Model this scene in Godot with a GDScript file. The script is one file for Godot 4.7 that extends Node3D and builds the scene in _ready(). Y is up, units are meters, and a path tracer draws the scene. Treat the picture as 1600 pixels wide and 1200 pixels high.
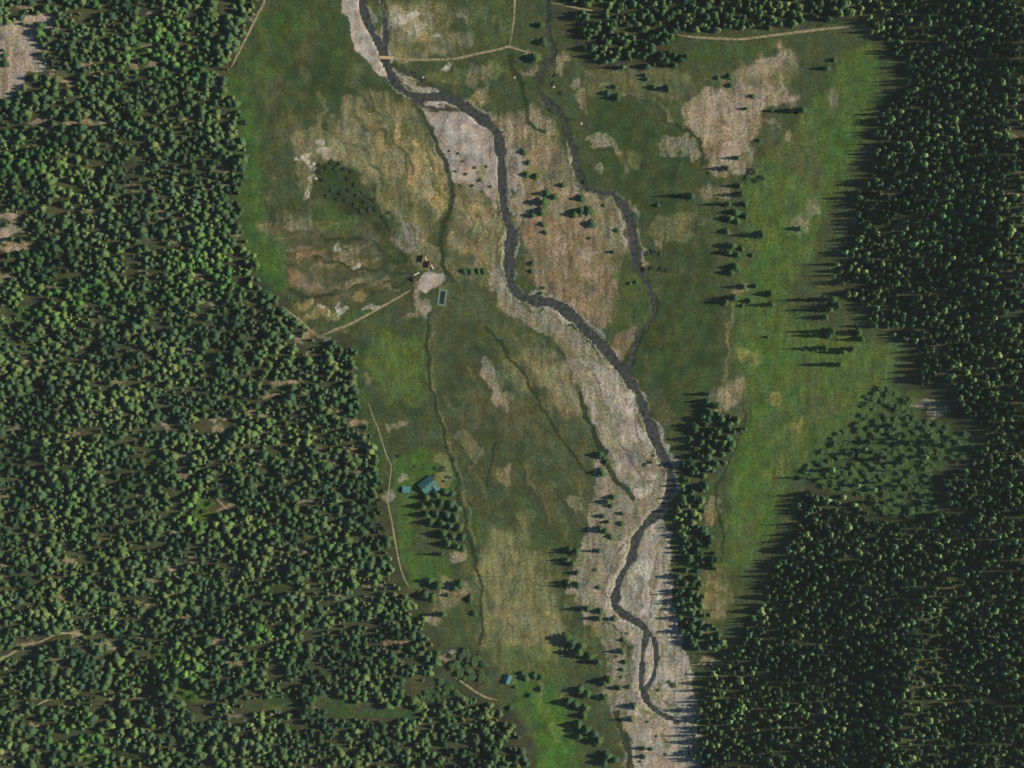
extends Node3D
# A mountain valley seen straight down from an aeroplane: meadow, braided creek, conifer forest on both sides.
const PX := 0.6            # metres on the valley floor per photograph pixel
const CAM_H := 5000.0      # height of the camera above the valley floor
const TX := 0.8            # metres per texel of the ground colour
const TW := 1600
const TH := 1280
var rng := RandomNumberGenerator.new()
var used := {}
var hn := FastNoiseLite.new()
var ground_rgb := PackedByteArray()
var carve := PackedByteArray()
var n_warp_x := PackedByteArray()
var n_warp_y := PackedByteArray()
var n_mid := PackedByteArray()
var n_fine := PackedByteArray()
var n_streak := PackedByteArray()
var M := {}
var proto := {}

# ---------------------------------------------------------------- names and labels
func numbered(called: String) -> String:
	if not used.has(called):
		used[called] = 0
		return called
	used[called] += 1
	return "%s_%03d" % [called, used[called]]

func tag(o: Node, label := "", category := "", group := "", kind := "") -> Node:
	if label: o.set_meta("label", label)
	if category: o.set_meta("category", category)
	if group: o.set_meta("group", group)
	if kind: o.set_meta("kind", kind)
	return o

func thing(called: String, at: Vector3, turn := 0.0) -> Node3D:
	var o := Node3D.new()
	o.name = numbered(called)
	add_child(o)
	o.position = at
	o.rotation.y = turn
	return o

func mesh_node(called: String, m: Mesh, mat: Material, parent: Node, at := Vector3.ZERO) -> MeshInstance3D:
	var o := MeshInstance3D.new()
	o.name = numbered(called) if parent == self else called
	o.mesh = m
	if mat: o.material_override = mat
	o.position = at
	parent.add_child(o, true)
	return o

# ---------------------------------------------------------------- land form
func interp(tab: Array, y: float) -> float:
	if y <= tab[0]: return tab[1]
	for i in range(2, tab.size(), 2):
		if y <= tab[i]:
			var t: float = (y - tab[i - 2]) / (tab[i] - tab[i - 2])
			t = t * t * (3.0 - 2.0 * t)
			return lerpf(tab[i - 1], tab[i + 1], t)
	return tab[tab.size() - 1]

const EAST_FOOT := [0, 1400, 200, 1385, 320, 1345, 450, 1345, 560, 1425, 650, 1390, 750, 1290, 850, 1235, 950, 1190, 1050, 1140, 1200, 1110]
const WEST_FOOT := [0, 390, 250, 375, 400, 400, 520, 500, 600, 560, 750, 595, 900, 620, 1020, 680, 1200, 800]

func soft(d: float, k: float) -> float:
	return d if d > 8.0 * k else k * log(1.0 + exp(d / k))

func land(x: float, z: float) -> float:
	var px := x / PX + 800.0
	var py := z / PX + 600.0
	var h := hn.get_noise_2d(x, z) * 0.9
	var de := (px - interp(EAST_FOOT, py)) * PX
	if de > -60.0:
		var d := minf(de, 420.0)
		h += soft(d, 10.0) * 0.15 * (1.0 + 0.35 * hn.get_noise_2d(x * 0.5 + 900.0, z * 0.5))
		var r1 := px - (1440.0 - (py - 930.0) * 0.2)
		h += 12.0 * exp(-r1 * r1 / 1100.0) * smoothstep(880.0, 960.0, py)
		var r2 := px - (1585.0 - (py - 40.0) * 0.05)
		h += 12.0 * exp(-r2 * r2 / 1500.0) * (1.0 - smoothstep(500.0, 600.0, py))
	var dw := (interp(WEST_FOOT, py) - px) * PX
	if dw > -60.0:
		h += soft(minf(dw, 420.0), 12.0) * 0.09 * (1.0 + 0.5 * hn.get_noise_2d(x * 0.4, z * 0.4 + 500.0))
	return h

# from a pixel of the photograph to the point of the land it shows
func at(px: float, py: float, up := 0.0) -> Vector3:
	var x := (px - 800.0) * PX
	var z := (py - 600.0) * PX
	var h := land(x, z)
	for i in 2:
		var k := (CAM_H - h) / CAM_H
		h = land(x * k, z * k)
	var k2 := (CAM_H - h) / CAM_H
	return Vector3(x * k2, h - carve_at(x * k2, z * k2) + up, z * k2)

func carve_at(x: float, z: float) -> float:
	if carve.is_empty(): return 0.0
	var u := int((x + 640.0) / TX)
	var v := int((z + 512.0) / TX)
	if u < 1 or v < 1 or u >= TW - 1 or v >= TH - 1: return 0.0
	return carve[v * TW + u] * 0.01

# ---------------------------------------------------------------- painting what the ground is made of
func noise_bytes(seed_: int, freq: float, oct: int, sx := 1, sy := 1) -> PackedByteArray:
	var n := FastNoiseLite.new()
	n.seed = seed_
	n.noise_type = FastNoiseLite.TYPE_SIMPLEX_SMOOTH
	n.frequency = freq
	n.fractal_octaves = oct
	var im := n.get_image(TW / sx, TH / sy, false, false, true)
	if sx * sy > 1: im.resize(TW, TH, Image.INTERPOLATE_CUBIC)
	im.convert(Image.FORMAT_L8)
	return im.get_data()

func texel(px: float, py: float) -> Vector2:
	var p := at(px, py)
	return Vector2((p.x + 640.0) / TX, (p.z + 512.0) / TX)

func fill_poly(im: Image, pts: PackedVector2Array) -> void:
	var n := pts.size()
	var y0 := 1e9
	var y1 := -1e9
	for p in pts:
		y0 = minf(y0, p.y)
		y1 = maxf(y1, p.y)
	for y in range(maxi(0, int(y0)), mini(im.get_height(), int(y1) + 2)):
		var xs: Array[float] = []
		var yc := y + 0.5
		for i in n:
			var a := pts[i]
			var b := pts[(i + 1) % n]
			if (a.y <= yc) != (b.y <= yc):
				xs.append(a.x + (yc - a.y) / (b.y - a.y) * (b.x - a.x))
		xs.sort()
		for i in range(0, xs.size() - 1, 2):
			im.fill_rect(Rect2i(int(round(xs[i])), y, maxi(1, int(round(xs[i + 1])) - int(round(xs[i]))), 1), Color.WHITE)

func shape_mask(kind: String, q: Array, feather: float) -> Dictionary:
	var polys: Array[PackedVector2Array] = []
	if kind == "p":
		var a := PackedVector2Array()
		for i in range(0, q.size(), 2): a.append(texel(q[i], q[i + 1]))
		polys.append(a)
	elif kind == "e":
		for e in range(0, q.size(), 5):
			var a := PackedVector2Array()
			var c := texel(q[e], q[e + 1])
			for k in 20:
				var t := TAU * k / 20.0
				a.append(c + Vector2(cos(t) * q[e + 2], sin(t) * q[e + 3]).rotated(deg_to_rad(q[e + 4])) * (PX / TX))
			polys.append(a)
	else:
		var line := smooth_line(q)
		for i in range(line.size() - 1):
			var a: Vector3 = line[i]
			var b: Vector3 = line[i + 1]
			var pa := texel(a.x, a.y)
			var pb := texel(b.x, b.y)
			var d := (pb - pa).normalized().orthogonal() * (PX / TX)
			polys.append(PackedVector2Array([pa + d * a.z * 0.5, pb + d * b.z * 0.5, pb - d * b.z * 0.5, pa - d * a.z * 0.5]))
	var lo := Vector2(1e9, 1e9)
	var hi := -lo
	for a in polys:
		for p in a:
			lo = lo.min(p)
			hi = hi.max(p)
	var pad := feather * 1.5 + 14.0
	var o := Vector2i(lo - Vector2(pad, pad)).clamp(Vector2i.ZERO, Vector2i(TW - 2, TH - 2))
	var e2 := Vector2i(hi + Vector2(pad, pad)).clamp(Vector2i.ONE, Vector2i(TW - 1, TH - 1))
	var sz := (e2 - o).max(Vector2i(2, 2))
	var im := Image.create(sz.x, sz.y, false, Image.FORMAT_L8)
	for a in polys:
		var b := PackedVector2Array()
		for p in a: b.append(p - Vector2(o))
		fill_poly(im, b)
	if feather > 1.2:
		var f := maxf(1.3, feather * 0.7)
		im.resize(maxi(2, int(sz.x / f)), maxi(2, int(sz.y / f)), Image.INTERPOLATE_LANCZOS)
		im.resize(sz.x, sz.y, Image.INTERPOLATE_CUBIC)
	return {"o": o, "s": sz, "d": im.get_data()}

# q: x, y, width triples -> Catmull-Rom points
func smooth_line(q: Array, step := 7.0) -> Array:
	var pts: Array = []
	for i in range(0, q.size(), 3): pts.append(Vector3(q[i], q[i + 1], q[i + 2]))
	var out: Array = []
	for i in range(pts.size() - 1):
		var p0: Vector3 = pts[maxi(0, i - 1)]
		var p1: Vector3 = pts[i]
		var p2: Vector3 = pts[i + 1]
		var p3: Vector3 = pts[mini(pts.size() - 1, i + 2)]
		var n := maxi(1, int(Vector2(p1.x, p1.y).distance_to(Vector2(p2.x, p2.y)) / step))
		for k in n:
			out.append(p1.cubic_interpolate(p2, p0, p3, float(k) / n))
	out.append(pts[-1])
	return out

# paint a patch of matter into the ground's colour: ragged edge, broken by noise
func paint(kind: String, c: Array, opacity: float, feather: float, ragged: float, q: Array) -> void:
	var m := shape_mask(kind, q, feather * PX / TX)
	var o: Vector2i = m.o
	var s: Vector2i = m.s
	var d: PackedByteArray = m.d
	var cr: float = c[0]
	var cg: float = c[1]
	var cb: float = c[2]
	var leafy := lerpf(1.0, 0.79, clampf((cg - cr) / cg * 5.0, 0.0, 1.0))   # living grass is darker than the straw and stones
	cr *= leafy
	cg *= leafy
	cb *= leafy
	var grey := (cr + cg + cb) / 3.0
	var pale := 0.1 * clampf((leafy - 0.82) * 30.0, -1.2, 1.0)   # straw and stones a little greyer, grass a little richer
	cr = lerpf(cr, grey, pale)
	cg = lerpf(cg, grey, pale * 0.4)
	cb = lerpf(cb, grey, pale)
	var mottle := 0.0 if ragged < 0.65 else 0.55
	var sharp := 1.0 if feather > 6.0 else 1.6
	var wamp := minf(ragged, 1.0) * 9.0 / 128.0
	for y in s.y:
		var row := (o.y + y) * TW + o.x
		for x in s.x:
			var i := row + x
			var sx := x + int((n_warp_x[i] - 128) * wamp)
			var sy := y + int((n_warp_y[i] - 128) * wamp)
			if sx < 0 or sy < 0 or sx >= s.x or sy >= s.y: continue
			var mv := d[sy * s.x + sx]
			if mv < 4: continue
			var a := mv / 255.0
			a = (a - 0.5 + ((n_mid[i] - 128) * 0.6 + (n_streak[i] - 128) * 0.4) * 0.0055 * ragged * minf(1.0, 2.5 * a)) * sharp + 0.5
			if a <= 0.0: continue
			a = minf(a, 1.0) * opacity
			if mottle > 0.0: a *= 1.0 - mottle * clampf(0.35 - (n_fine[i] - 128) * 0.0035 - (n_streak[i] - 128) * 0.004 + (n_mid[i] - 128) * 0.007, 0.0, 1.0)
			var j := i * 3
			ground_rgb[j] = int(lerpf(ground_rgb[j], cr, a))
			ground_rgb[j + 1] = int(lerpf(ground_rgb[j + 1], cg, a))
			ground_rgb[j + 2] = int(lerpf(ground_rgb[j + 2], cb, a))

func dig(depth: float, feather: float, q: Array) -> void:
	var m := shape_mask("s", q, feather * PX / TX)
	var o: Vector2i = m.o
	var s: Vector2i = m.s
	var d: PackedByteArray = m.d
	for y in s.y:
		var row := (o.y + y) * TW + o.x
		for x in s.x:
			var i := row + x
			var sx := clampi(x + int((n_warp_x[i] - 128) * 0.018), 0, s.x - 1)
			var sy := clampi(y + int((n_warp_y[i] - 128) * 0.018), 0, s.y - 1)
			var v := int(d[sy * s.x + sx] / 255.0 * depth * (0.35 + 1.1 * (n_mid[i] * 0.6 + n_fine[i] * 0.25 + n_streak[i] * 0.15) / 255.0) * 100.0)
			if v > carve[i]: carve[i] = mini(v, 255)

# ---------------------------------------------------------------- what lies where (photograph pixels)
const CREEK := [563,-60,12, 565,0,13, 570,20,13, 578,42,13, 590,65,12, 600,90,12, 607,108,12, 616,126,14, 630,142,15, 650,151,13, 680,152,13, 705,157,15, 725,165,16, 745,180,16, 765,195,17, 777,212,17, 783,235,16, 784,262,15, 785,290,14, 788,320,15, 793,345,17, 800,365,17, 796,388,18, 795,412,18, 796,435,18, 805,455,18, 825,467,18, 850,472,16, 875,480,17, 895,495,18, 915,515,18, 940,540,18, 960,565,17, 980,590,18, 998,615,18, 1008,645,18, 1018,670,18, 1030,700,18, 1043,725,16, 1050,750,15, 1045,777,15, 1030,800,14, 1010,820,15, 995,840,15, 988,870,13, 975,895,13, 965,920,15, 960,945,17, 975,960,17, 995,972,18, 1010,986,15, 1006,1003,11, 1004,1030,10, 1003,1060,10, 1007,1085,13, 1014,1100,14, 1027,1112,13, 1045,1122,11, 1062,1131,6]
const CREEK_ARM := [1010,984,9, 1020,995,10, 1026,1015,10, 1025,1040,9, 1018,1062,9, 1009,1080,9]
const CREEK_FORK := [597,-60,8, 596,0,8, 600,30,9, 603,60,10, 604,88,10, 608,105,8]
const CREEK_LOOP := [645,152,5, 662,163,6, 690,171,6, 718,172,5, 740,180,4]
const BRAID := [608,102,4, 640,116,5, 665,131,5, 690,143,5, 718,154,5]
const SPRING := [852,-30,5.0, 853,20,5.0, 857,60,6.2, 866,80,6.2, 848,112,6.2, 841,142,6.2, 852,160,7.5, 872,174,7.5, 882,190,7.5, 890,215,8.8, 897,245,8.8, 905,275,8.8, 912,292,8.8, 932,299,7.5, 957,304,8.8, 972,320,10.0, 983,345,11.2, 990,375,11.2, 992,408,11.2, 1004,430,10.0, 1014,448,10.0, 1022,478,8.8, 1018,503,7.5, 1002,518,7.5, 992,540,8.8, 984,565,8.8, 980,585,7.5]

# the channel narrows and widens as it goes
func channel(q: Array, f: float) -> Array:
	var out: Array = []
	for p in smooth_line(q, 12.0):
		out.append_array([p.x + 2.0 * hn.get_noise_2d(p.x * 3.0, p.y * 3.0), p.y, p.z * f * (1.0 + 0.7 * hn.get_noise_2d(p.x * 5.0 + 300.0, p.y * 5.0))])
	return out

# short ragged streaks of one or another growth, following the lie of the valley
func streaks(n: int, area: Array, lean: float, spread: float, length: float, width: float, tones: Array, opacity: float) -> void:
	var pg := poly(area)
	var lo := Vector2(1e9, 1e9)
	var hi := -lo
	for p in pg:
		lo = lo.min(p)
		hi = hi.max(p)
	var k := 0
	var guard := 0
	while k < n and guard < n * 20:
		guard += 1
		var p := Vector2(rng.randf_range(lo.x, hi.x), rng.randf_range(lo.y, hi.y))
		if not Geometry2D.is_point_in_polygon(p, pg): continue
		var d := Vector2.DOWN.rotated(deg_to_rad(lean + rng.randf_range(-spread, spread)))
		var l := length * rng.randf_range(0.4, 1.3)
		var b := d.orthogonal() * rng.randf_range(-0.15, 0.15) * l
		var w := width * rng.randf_range(0.5, 1.5)
		paint("s", tones[rng.randi() % tones.size()], opacity * rng.randf_range(0.6, 1.1), 2.5, 0.9, [p.x - d.x * l / 2, p.y - d.y * l / 2, w * 0.5, p.x + b.x, p.y + b.y, w, p.x + d.x * l / 2, p.y + d.y * l / 2, w * 0.4])
		k += 1

func paint_ground() -> void:
	n_warp_x = noise_bytes(11, 0.035, 3)
	n_warp_y = noise_bytes(12, 0.035, 3)
	n_mid = noise_bytes(13, 0.045, 5)
	n_fine = noise_bytes(14, 0.3, 3)
	n_streak = noise_bytes(15, 0.11, 3, 1, 5)
	carve.resize(TW * TH)
	ground_rgb.resize(TW * TH * 3)
	var base := Image.create(TW, TH, false, Image.FORMAT_RGB8)
	base.fill(Color8(60, 64, 42))
	ground_rgb = base.get_data()
	# forest floor: litter, green underbrush, pale soil shaped like sunlit streaks between shadows
	var r2 := RandomNumberGenerator.new()
	r2.seed = 5
	for i in 70:
		paint("e", [62, 78, 42], 0.8, 10, 1.2, [r2.randf_range(-60, 780), r2.randf_range(-40, 1240), r2.randf_range(14, 40), r2.randf_range(8, 22), r2.randf_range(-20, 20)])
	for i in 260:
		paint("e", [148, 128, 104], 0.8, 3, 1.0, [r2.randf_range(-20, 620), r2.randf_range(-20, 1220), r2.randf_range(7, 22), r2.randf_range(3, 8), r2.randf_range(-12, 12)])  # bare soil, drawn out sideways to imitate sunlit streaks between tree shadows
	for i in 60:
		paint("e", [138, 120, 98], 0.7, 3, 1.0, [r2.randf_range(1300, 1600), r2.randf_range(-20, 1220), r2.randf_range(7, 18), r2.randf_range(3, 6), r2.randf_range(-12, 12)])
	for i in 40:
		paint("e", [52, 64, 40], 0.85, 12, 1.2, [r2.randf_range(1250, 1660), r2.randf_range(-40, 1240), r2.randf_range(25, 60), r2.randf_range(14, 34), r2.randf_range(-20, 20)])
	# the open valley
	paint("p", [80, 94, 54], 1.0, 5, 0.7, [415,-140, 415,0, 395,40, 372,85, 360,110, 362,140, 385,165, 391,200, 384,240, 388,290, 386,330, 400,380, 415,410, 430,440, 447,467, 470,495, 495,525, 545,522, 568,535, 566,590, 572,620, 585,655, 600,700, 608,740, 605,780, 615,830, 625,880, 635,915, 660,930, 672,955, 680,985, 692,1020, 720,1005, 750,1020, 758,1060, 745,1085, 800,1110, 812,1130, 830,1160, 850,1200, 860,1340, 1125,1340, 1120,1200, 1130,1100, 1150,1020, 1170,950, 1185,890, 1235,830, 1250,790, 1260,740, 1300,690, 1340,660, 1360,620, 1400,590, 1430,540, 1400,520, 1330,470, 1320,440, 1300,405, 1330,350, 1350,290, 1370,220, 1375,170, 1400,110, 1380,60, 1330,35, 1060,55, 1080,100, 1000,112, 910,105, 890,60, 860,20, 860,-140])
	var G := {"dark": [58, 76, 42], "mid": [74, 96, 50], "bright": [84, 128, 50], "light": [116, 132, 68], "olive": [88, 94, 58], "brown": [92, 86, 58], "khaki": [124, 118, 80], "tan": [148, 132, 102], "pink": [148, 136, 118], "rust": [134, 108, 82], "gravel": [162, 152, 138], "pale": [182, 172, 156], "mauve": [146, 136, 126], "yellow": [166, 144, 88], "white": [190, 182, 168], "wet": [112, 106, 92], "ditch": [48, 62, 36]}
	# north-west meadow
	paint("p", G.mid, 0.9, 14, 1.0, [400,20, 530,-20, 545,40, 560,110, 520,150, 470,190, 400,200, 365,130])
	paint("p", [66, 90, 46], 0.75, 16, 1.3, [420,20, 520,10, 535,80, 500,110, 430,100])
	paint("e", G.dark, 0.7, 14, 1.3, [490,120,45,24,20, 540,150,40,18,35, 600,150,40,14,30])
	paint("e", G.brown, 0.7, 12, 1.3, [432,140,22,18,0, 430,165,14,30,-25, 455,205,22,28,-30, 480,70,14,60,8])
	paint("s", G.bright, 0.75, 8, 0.8, [362,120,16, 385,170,22, 393,230,24, 396,300,26, 400,360,28, 425,420,30, 450,455,20])
	paint("e", G.bright, 0.45, 16, 1.0, [450,40,40,26,0, 405,110,26,20,0])
	# streaky old braids of the flood plain
	for a in [[500,140,9, 505,180,10, 498,200,8], [545,160,9, 540,200,8, 552,240,9], [520,200,14, 535,240,16, 575,275,14], [585,160,7, 600,190,8, 612,230,9], [620,120,8, 640,160,9, 655,215,10], [570,210,12, 590,245,12, 625,280,10]]:
		paint("s", G.khaki, 0.75, 5, 1.2, a)
	paint("p", [126, 118, 80], 0.85, 14, 1.1, [530,150, 590,140, 645,170, 690,260, 698,330, 660,380, 620,350, 570,300, 520,250])
	for a in [[560,170,5, 575,210,5, 605,260,5], [610,200,5, 625,240,6, 640,290,5], [530,130,6, 560,150,6, 600,190,5]]:
		paint("s", G.dark, 0.6, 5, 1.2, a)
	paint("p", G.yellow, 0.8, 7, 1.2, [612,180, 626,175, 640,215, 690,245, 698,290, 694,330, 680,340, 655,300, 628,262])
	paint("e", G.tan, 0.7, 8, 1.2, [660,300,18,28,10, 640,255,14,20,-20, 625,190,8,20,-15])
	paint("e", G.olive, 0.6, 8, 1.3, [650,330,14,30,10, 600,300,20,20,0])
	# rocky knoll and the dark wet hollow beside it
	paint("p", G.khaki, 0.85, 6, 1.2, [450,205, 500,195, 525,230, 515,250, 495,262, 490,300, 478,315, 465,270])
	paint("e", G.pale, 0.85, 4, 1.0, [472,246,14,8,0, 510,236,18,8,5, 488,258,8,10,20, 492,280,5,10,0, 480,303,4,12,20, 497,222,12,5,0])
	paint("p", [56, 72, 42], 0.85, 9, 1.2, [492,252, 545,248, 560,275, 590,300, 592,330, 560,335, 530,318, 505,312, 495,285])
	paint("e", [64, 88, 44], 0.8, 6, 1.2, [520,275,18,10,0, 530,290,22,6,0])
	paint("s", G.ditch, 0.7, 6, 1.0, [540,320,20, 570,335,16, 590,350,10, 605,370,7, 622,390,7, 635,420,9])
	# brown field west of the yard
	paint("p", G.brown, 0.75, 14, 1.2, [405,340, 470,330, 520,350, 580,345, 620,390, 640,430, 600,460, 540,475, 480,490, 455,450, 440,400])
	paint("e", G.rust, 0.75, 7, 1.3, [462,405,14,9,0, 480,398,18,6,0, 505,396,10,8,0, 478,440,26,12,20])
	paint("e", G.tan, 0.7, 9, 1.3, [545,400,22,18,0, 560,410,14,9,0, 560,440,50,7,-8, 470,350,28,12,10, 408,360,10,12,0])
	paint("e", G.bright, 0.5, 14, 1.0, [520,345,40,20,10, 430,400,18,40,15, 545,500,30,14,-20])
	for a in [[520,375,4, 550,372,4, 590,390,5, 630,415,6], [490,402,5, 520,410,5, 560,420,4, 610,425,5, 640,430,7], [540,450,4, 590,445,4, 635,436,6], [455,455,8, 490,465,10, 530,455,9], [590,330,5, 612,365,5, 630,400,6, 640,425,7], [500,372,3, 530,380,3, 545,392,3], [560,470,3, 600,455,3, 632,440,4]]:
		paint("s", G.ditch, 0.85, 3, 0.8, a)
	paint("e", G.white, 0.8, 3, 1.2, [557,416,10,4,0, 528,383,6,4,0, 505,484,8,4,-10, 532,481,13,5,0, 580,482,16,4,-10])
	paint("e", G.yellow, 0.65, 6, 1.2, [562,462,14,8,0, 480,473,18,8,0, 500,492,30,6,-5])
	paint("e", G.dark, 0.75, 10, 1.0, [615,405,24,26,20, 600,440,30,12,0])
	# yard of the farm buildings
	paint("p", G.mauve, 0.85, 8, 1.0, [625,350, 655,345, 660,370, 655,395, 630,395, 615,375])
	paint("e", G.khaki, 0.8, 6, 1.1, [650,330,6,40,0, 668,400,22,26,0, 690,415,16,14,0])
	paint("p", [152, 142, 130], 0.95, 4, 0.6, [655,432, 668,426, 692,428, 695,440, 684,446, 676,450, 668,455, 655,452])
	paint("s", G.pink, 0.85, 4, 1.0, [652,440,7, 653,470,8, 660,490,9])
	paint("e", G.tan, 0.7, 4, 1.1, [660,480,10,14,0, 645,492,14,5,0, 690,445,16,4,0])
	# central flood plain west of the creek
	paint("p", [86, 92, 56], 0.8, 10, 1.0, [690,440, 760,440, 800,480, 830,520, 880,560, 910,640, 930,720, 915,800, 880,840, 820,850, 760,830, 730,780, 700,690, 675,600, 672,500])
	paint("p", [70, 80, 46], 0.85, 18, 1.2, [700,500, 750,500, 780,560, 770,620, 800,660, 830,720, 890,760, 900,830, 850,850, 790,830, 750,800, 720,740, 700,650, 690,560])
	paint("e", G.brown, 0.6, 12, 1.3, [800,650,40,30,30, 740,640,20,30,0, 870,620,26,40,-25, 840,780,30,20,0])
	paint("p", G.pink, 0.9, 4, 0.9, [748,553, 755,558, 765,572, 780,582, 788,600, 784,622, 776,636, 770,610, 757,590, 748,572])
	paint("p", G.khaki, 0.8, 6, 1.0, [707,668, 722,668, 745,690, 755,705, 742,728, 732,718, 722,700, 708,685])
	paint("p", G.tan, 0.8, 7, 1.1, [782,728, 800,725, 802,752, 790,760, 778,745])
	paint("e", G.tan, 0.8, 5, 1.1, [822,806,12,10,20, 900,792,6,10,-20, 888,782,10,6,20, 790,625,7,16,10])
	paint("p", G.khaki, 0.75, 12, 1.3, [772,590, 790,560, 850,560, 900,600, 912,650, 880,640, 850,605, 820,610])
	paint("p", G.pink, 0.55, 10, 1.3, [860,570, 890,560, 905,620, 900,650, 870,620])
	paint("s", G.bright, 0.5, 8, 1.0, [735,790,14, 745,830,20, 760,860,16])
	# lower valley
	paint("e", [116, 118, 72], 0.75, 30, 1.0, [800,900,70,80,-10, 820,990,70,70,0])
	paint("e", [134, 128, 86], 0.6, 34, 1.3, [790,880,40,50,0, 810,950,56,70,-20, 850,1000,40,40,0])
	paint("e", G.khaki, 0.6, 12, 1.3, [790,880,30,24,0, 800,960,40,20,0, 850,990,30,40,20])
	paint("p", G.bright, 0.75, 16, 1.0, [800,1060, 850,1050, 880,1090, 900,1150, 910,1240, 850,1240, 835,1150, 805,1100])
	paint("p", [92, 114, 60], 0.7, 14, 1.0, [790,1010, 880,1010, 880,1090, 840,1060, 790,1060])
	paint("e", [66, 92, 46], 0.7, 10, 1.2, [820,790,40,14,60, 850,845,30,16,0, 740,860,8,30,-10])
	# house lawns
	paint("e", [104, 132, 60], 0.85, 20, 1.2, [600,560,34,40,10, 632,590,40,44,0, 622,540,46,22,-10])
	paint("e", G.dark, 0.75, 8, 1.0, [620,640,34,10,5, 620,690,16,8,0])
	paint("e", G.tan, 0.8, 4, 1.1, [620,664,14,5,-8, 572,595,8,16,0, 587,660,4,9,-15])
	paint("p", G.bright, 0.75, 6, 0.8, [612,720, 660,700, 700,720, 712,760, 700,780, 650,770, 645,860, 700,870, 712,910, 680,915, 640,915, 625,870])
	paint("p", G.khaki, 0.85, 5, 1.0, [686,716, 702,714, 704,760, 690,764, 678,748])
	paint("e", G.pink, 0.9, 3, 0.8, [630,750,9,6,20, 718,870,16,10,0, 605,775,8,10,0, 675,965,6,14,0, 700,1025,14,6,-20])
	paint("p", G.tan, 0.75, 8, 1.1, [690,900, 730,910, 735,930, 700,945, 685,980, 678,960])
	paint("p", [86, 104, 58], 0.7, 8, 1.0, [690,950, 745,940, 750,1010, 700,1010])
	# creek flats: gravel and cobbles
	paint("p", G.gravel, 0.95, 3, 0.6, [531,-60, 533,0, 541,30, 548,56, 560,82, 575,101, 590,115, 606,120, 618,128, 608,104, 598,88, 586,66, 574,42, 566,10, 552,-60])
	paint("p", G.gravel, 0.9, 3, 0.7, [612,104, 640,117, 665,130, 690,142, 712,152, 668,147, 640,137, 622,124])
	paint("e", G.pink, 0.7, 8, 1.2, [625,50,20,40,0, 660,30,30,20,0, 690,70,30,14,0, 640,84,34,7,0, 740,20,20,14,0, 720,60,20,10,0])
	paint("p", G.pale, 0.8, 6, 1.2, [608,10, 650,10, 665,40, 650,62, 640,50, 620,50, 606,40])
	paint("p", G.khaki, 0.7, 10, 1.2, [606,0, 700,0, 710,60, 690,85, 606,92])
	paint("e", G.white, 0.8, 3, 1.2, [650,45,4,14,0, 625,30,12,10,0, 645,22,16,5,0, 681,55,8,4,0, 700,105,10,4,0])
	paint("e", [112, 116, 62], 0.7, 7, 1.2, [640,75,26,10,0, 690,40,14,10,0, 770,110,20,10,0, 700,120,36,10,0])
	paint("e", G.pink, 0.65, 7, 1.2, [738,118,10,18,0, 755,150,16,12,30, 720,20,10,10,0])
	paint("p", [84, 102, 54], 0.75, 10, 1.2, [730,-60, 800,-60, 800,70, 770,70, 730,50])
	paint("p", G.mauve, 0.97, 4, 0.6, [652,158, 690,158, 722,172, 745,188, 764,206, 776,228, 779,262, 779,300, 775,330, 760,300, 730,290, 700,285, 690,255, 672,212, 656,178])
	paint("e", G.pale, 0.5, 5, 1.2, [700,165,30,4,8, 700,200,26,10,40, 735,220,14,30,-20, 760,250,8,30,0])
	paint("p", G.tan, 0.8, 8, 1.2, [700,285, 735,285, 768,310, 782,345, 788,380, 782,420, 765,430, 740,400, 715,395, 702,370, 708,330])
	paint("e", [96, 100, 58], 0.7, 6, 1.3, [725,300,12,16,0, 745,350,18,20,0, 715,350,8,30,0, 770,390,8,20,0, 755,270,10,14,0])
	paint("e", G.yellow, 0.5, 6, 1.3, [735,330,14,20,0, 760,355,10,20,20])
	paint("p", G.khaki, 0.6, 8, 1.0, [700,380, 750,390, 790,420, 790,450, 740,445, 700,430])
	paint("p", G.pink, 0.85, 4, 0.9, [772,392, 784,440, 800,466, 830,482, 862,486, 885,500, 915,530, 950,568, 985,615, 1005,670, 1030,715, 1048,750, 1042,790, 1020,802, 1002,792, 980,772, 958,742, 940,700, 922,655, 908,612, 892,575, 870,530, 840,520, 810,500, 780,480, 765,440])
	paint("p", G.gravel, 0.8, 4, 0.9, [905,560, 940,570, 975,600, 995,640, 1005,680, 985,700, 960,720, 945,700, 925,650, 912,610])
	paint("e", [108, 106, 68], 0.75, 5, 1.3, [860,520,26,8,30, 890,545,20,10,50, 940,640,7,40,-18, 960,690,8,26,-25, 925,600,5,30,-15, 1000,720,8,10,0])
	paint("e", G.pale, 0.7, 4, 1.2, [985,640,7,34,-18, 1005,690,6,26,-20, 870,492,26,4,25, 1000,770,24,9,-30, 1010,740,12,8,0, 1035,690,6,14,-20, 1055,722,9,7,0])
	paint("p", G.mauve, 0.8, 4, 0.9, [965,715, 985,710, 1002,735, 1000,752, 975,755, 962,740])
	paint("p", G.pink, 0.9, 5, 0.9, [935,700, 955,730, 970,760, 1005,790, 1025,800, 1000,825, 985,860, 965,900, 950,930, 945,960, 905,930, 880,930, 900,880, 915,820, 930,770, 925,720])
	paint("p", G.gravel, 0.95, 4, 0.7, [1036,802, 1048,850, 1052,900, 1056,960, 1064,1000, 1076,1025, 1084,1060, 1092,1110, 1100,1240, 985,1240, 985,1160, 975,1110, 990,1060, 985,1010, 960,975, 945,955, 945,930, 960,895, 985,865, 1000,835])
	paint("e", G.pale, 0.65, 5, 1.2, [1000,890,20,26,15, 1015,940,16,26,0, 1040,1060,10,36,0, 1013,1035,5,34,3, 990,905,6,26,15, 975,850,7,22,35, 950,920,4,26,5])
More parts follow.
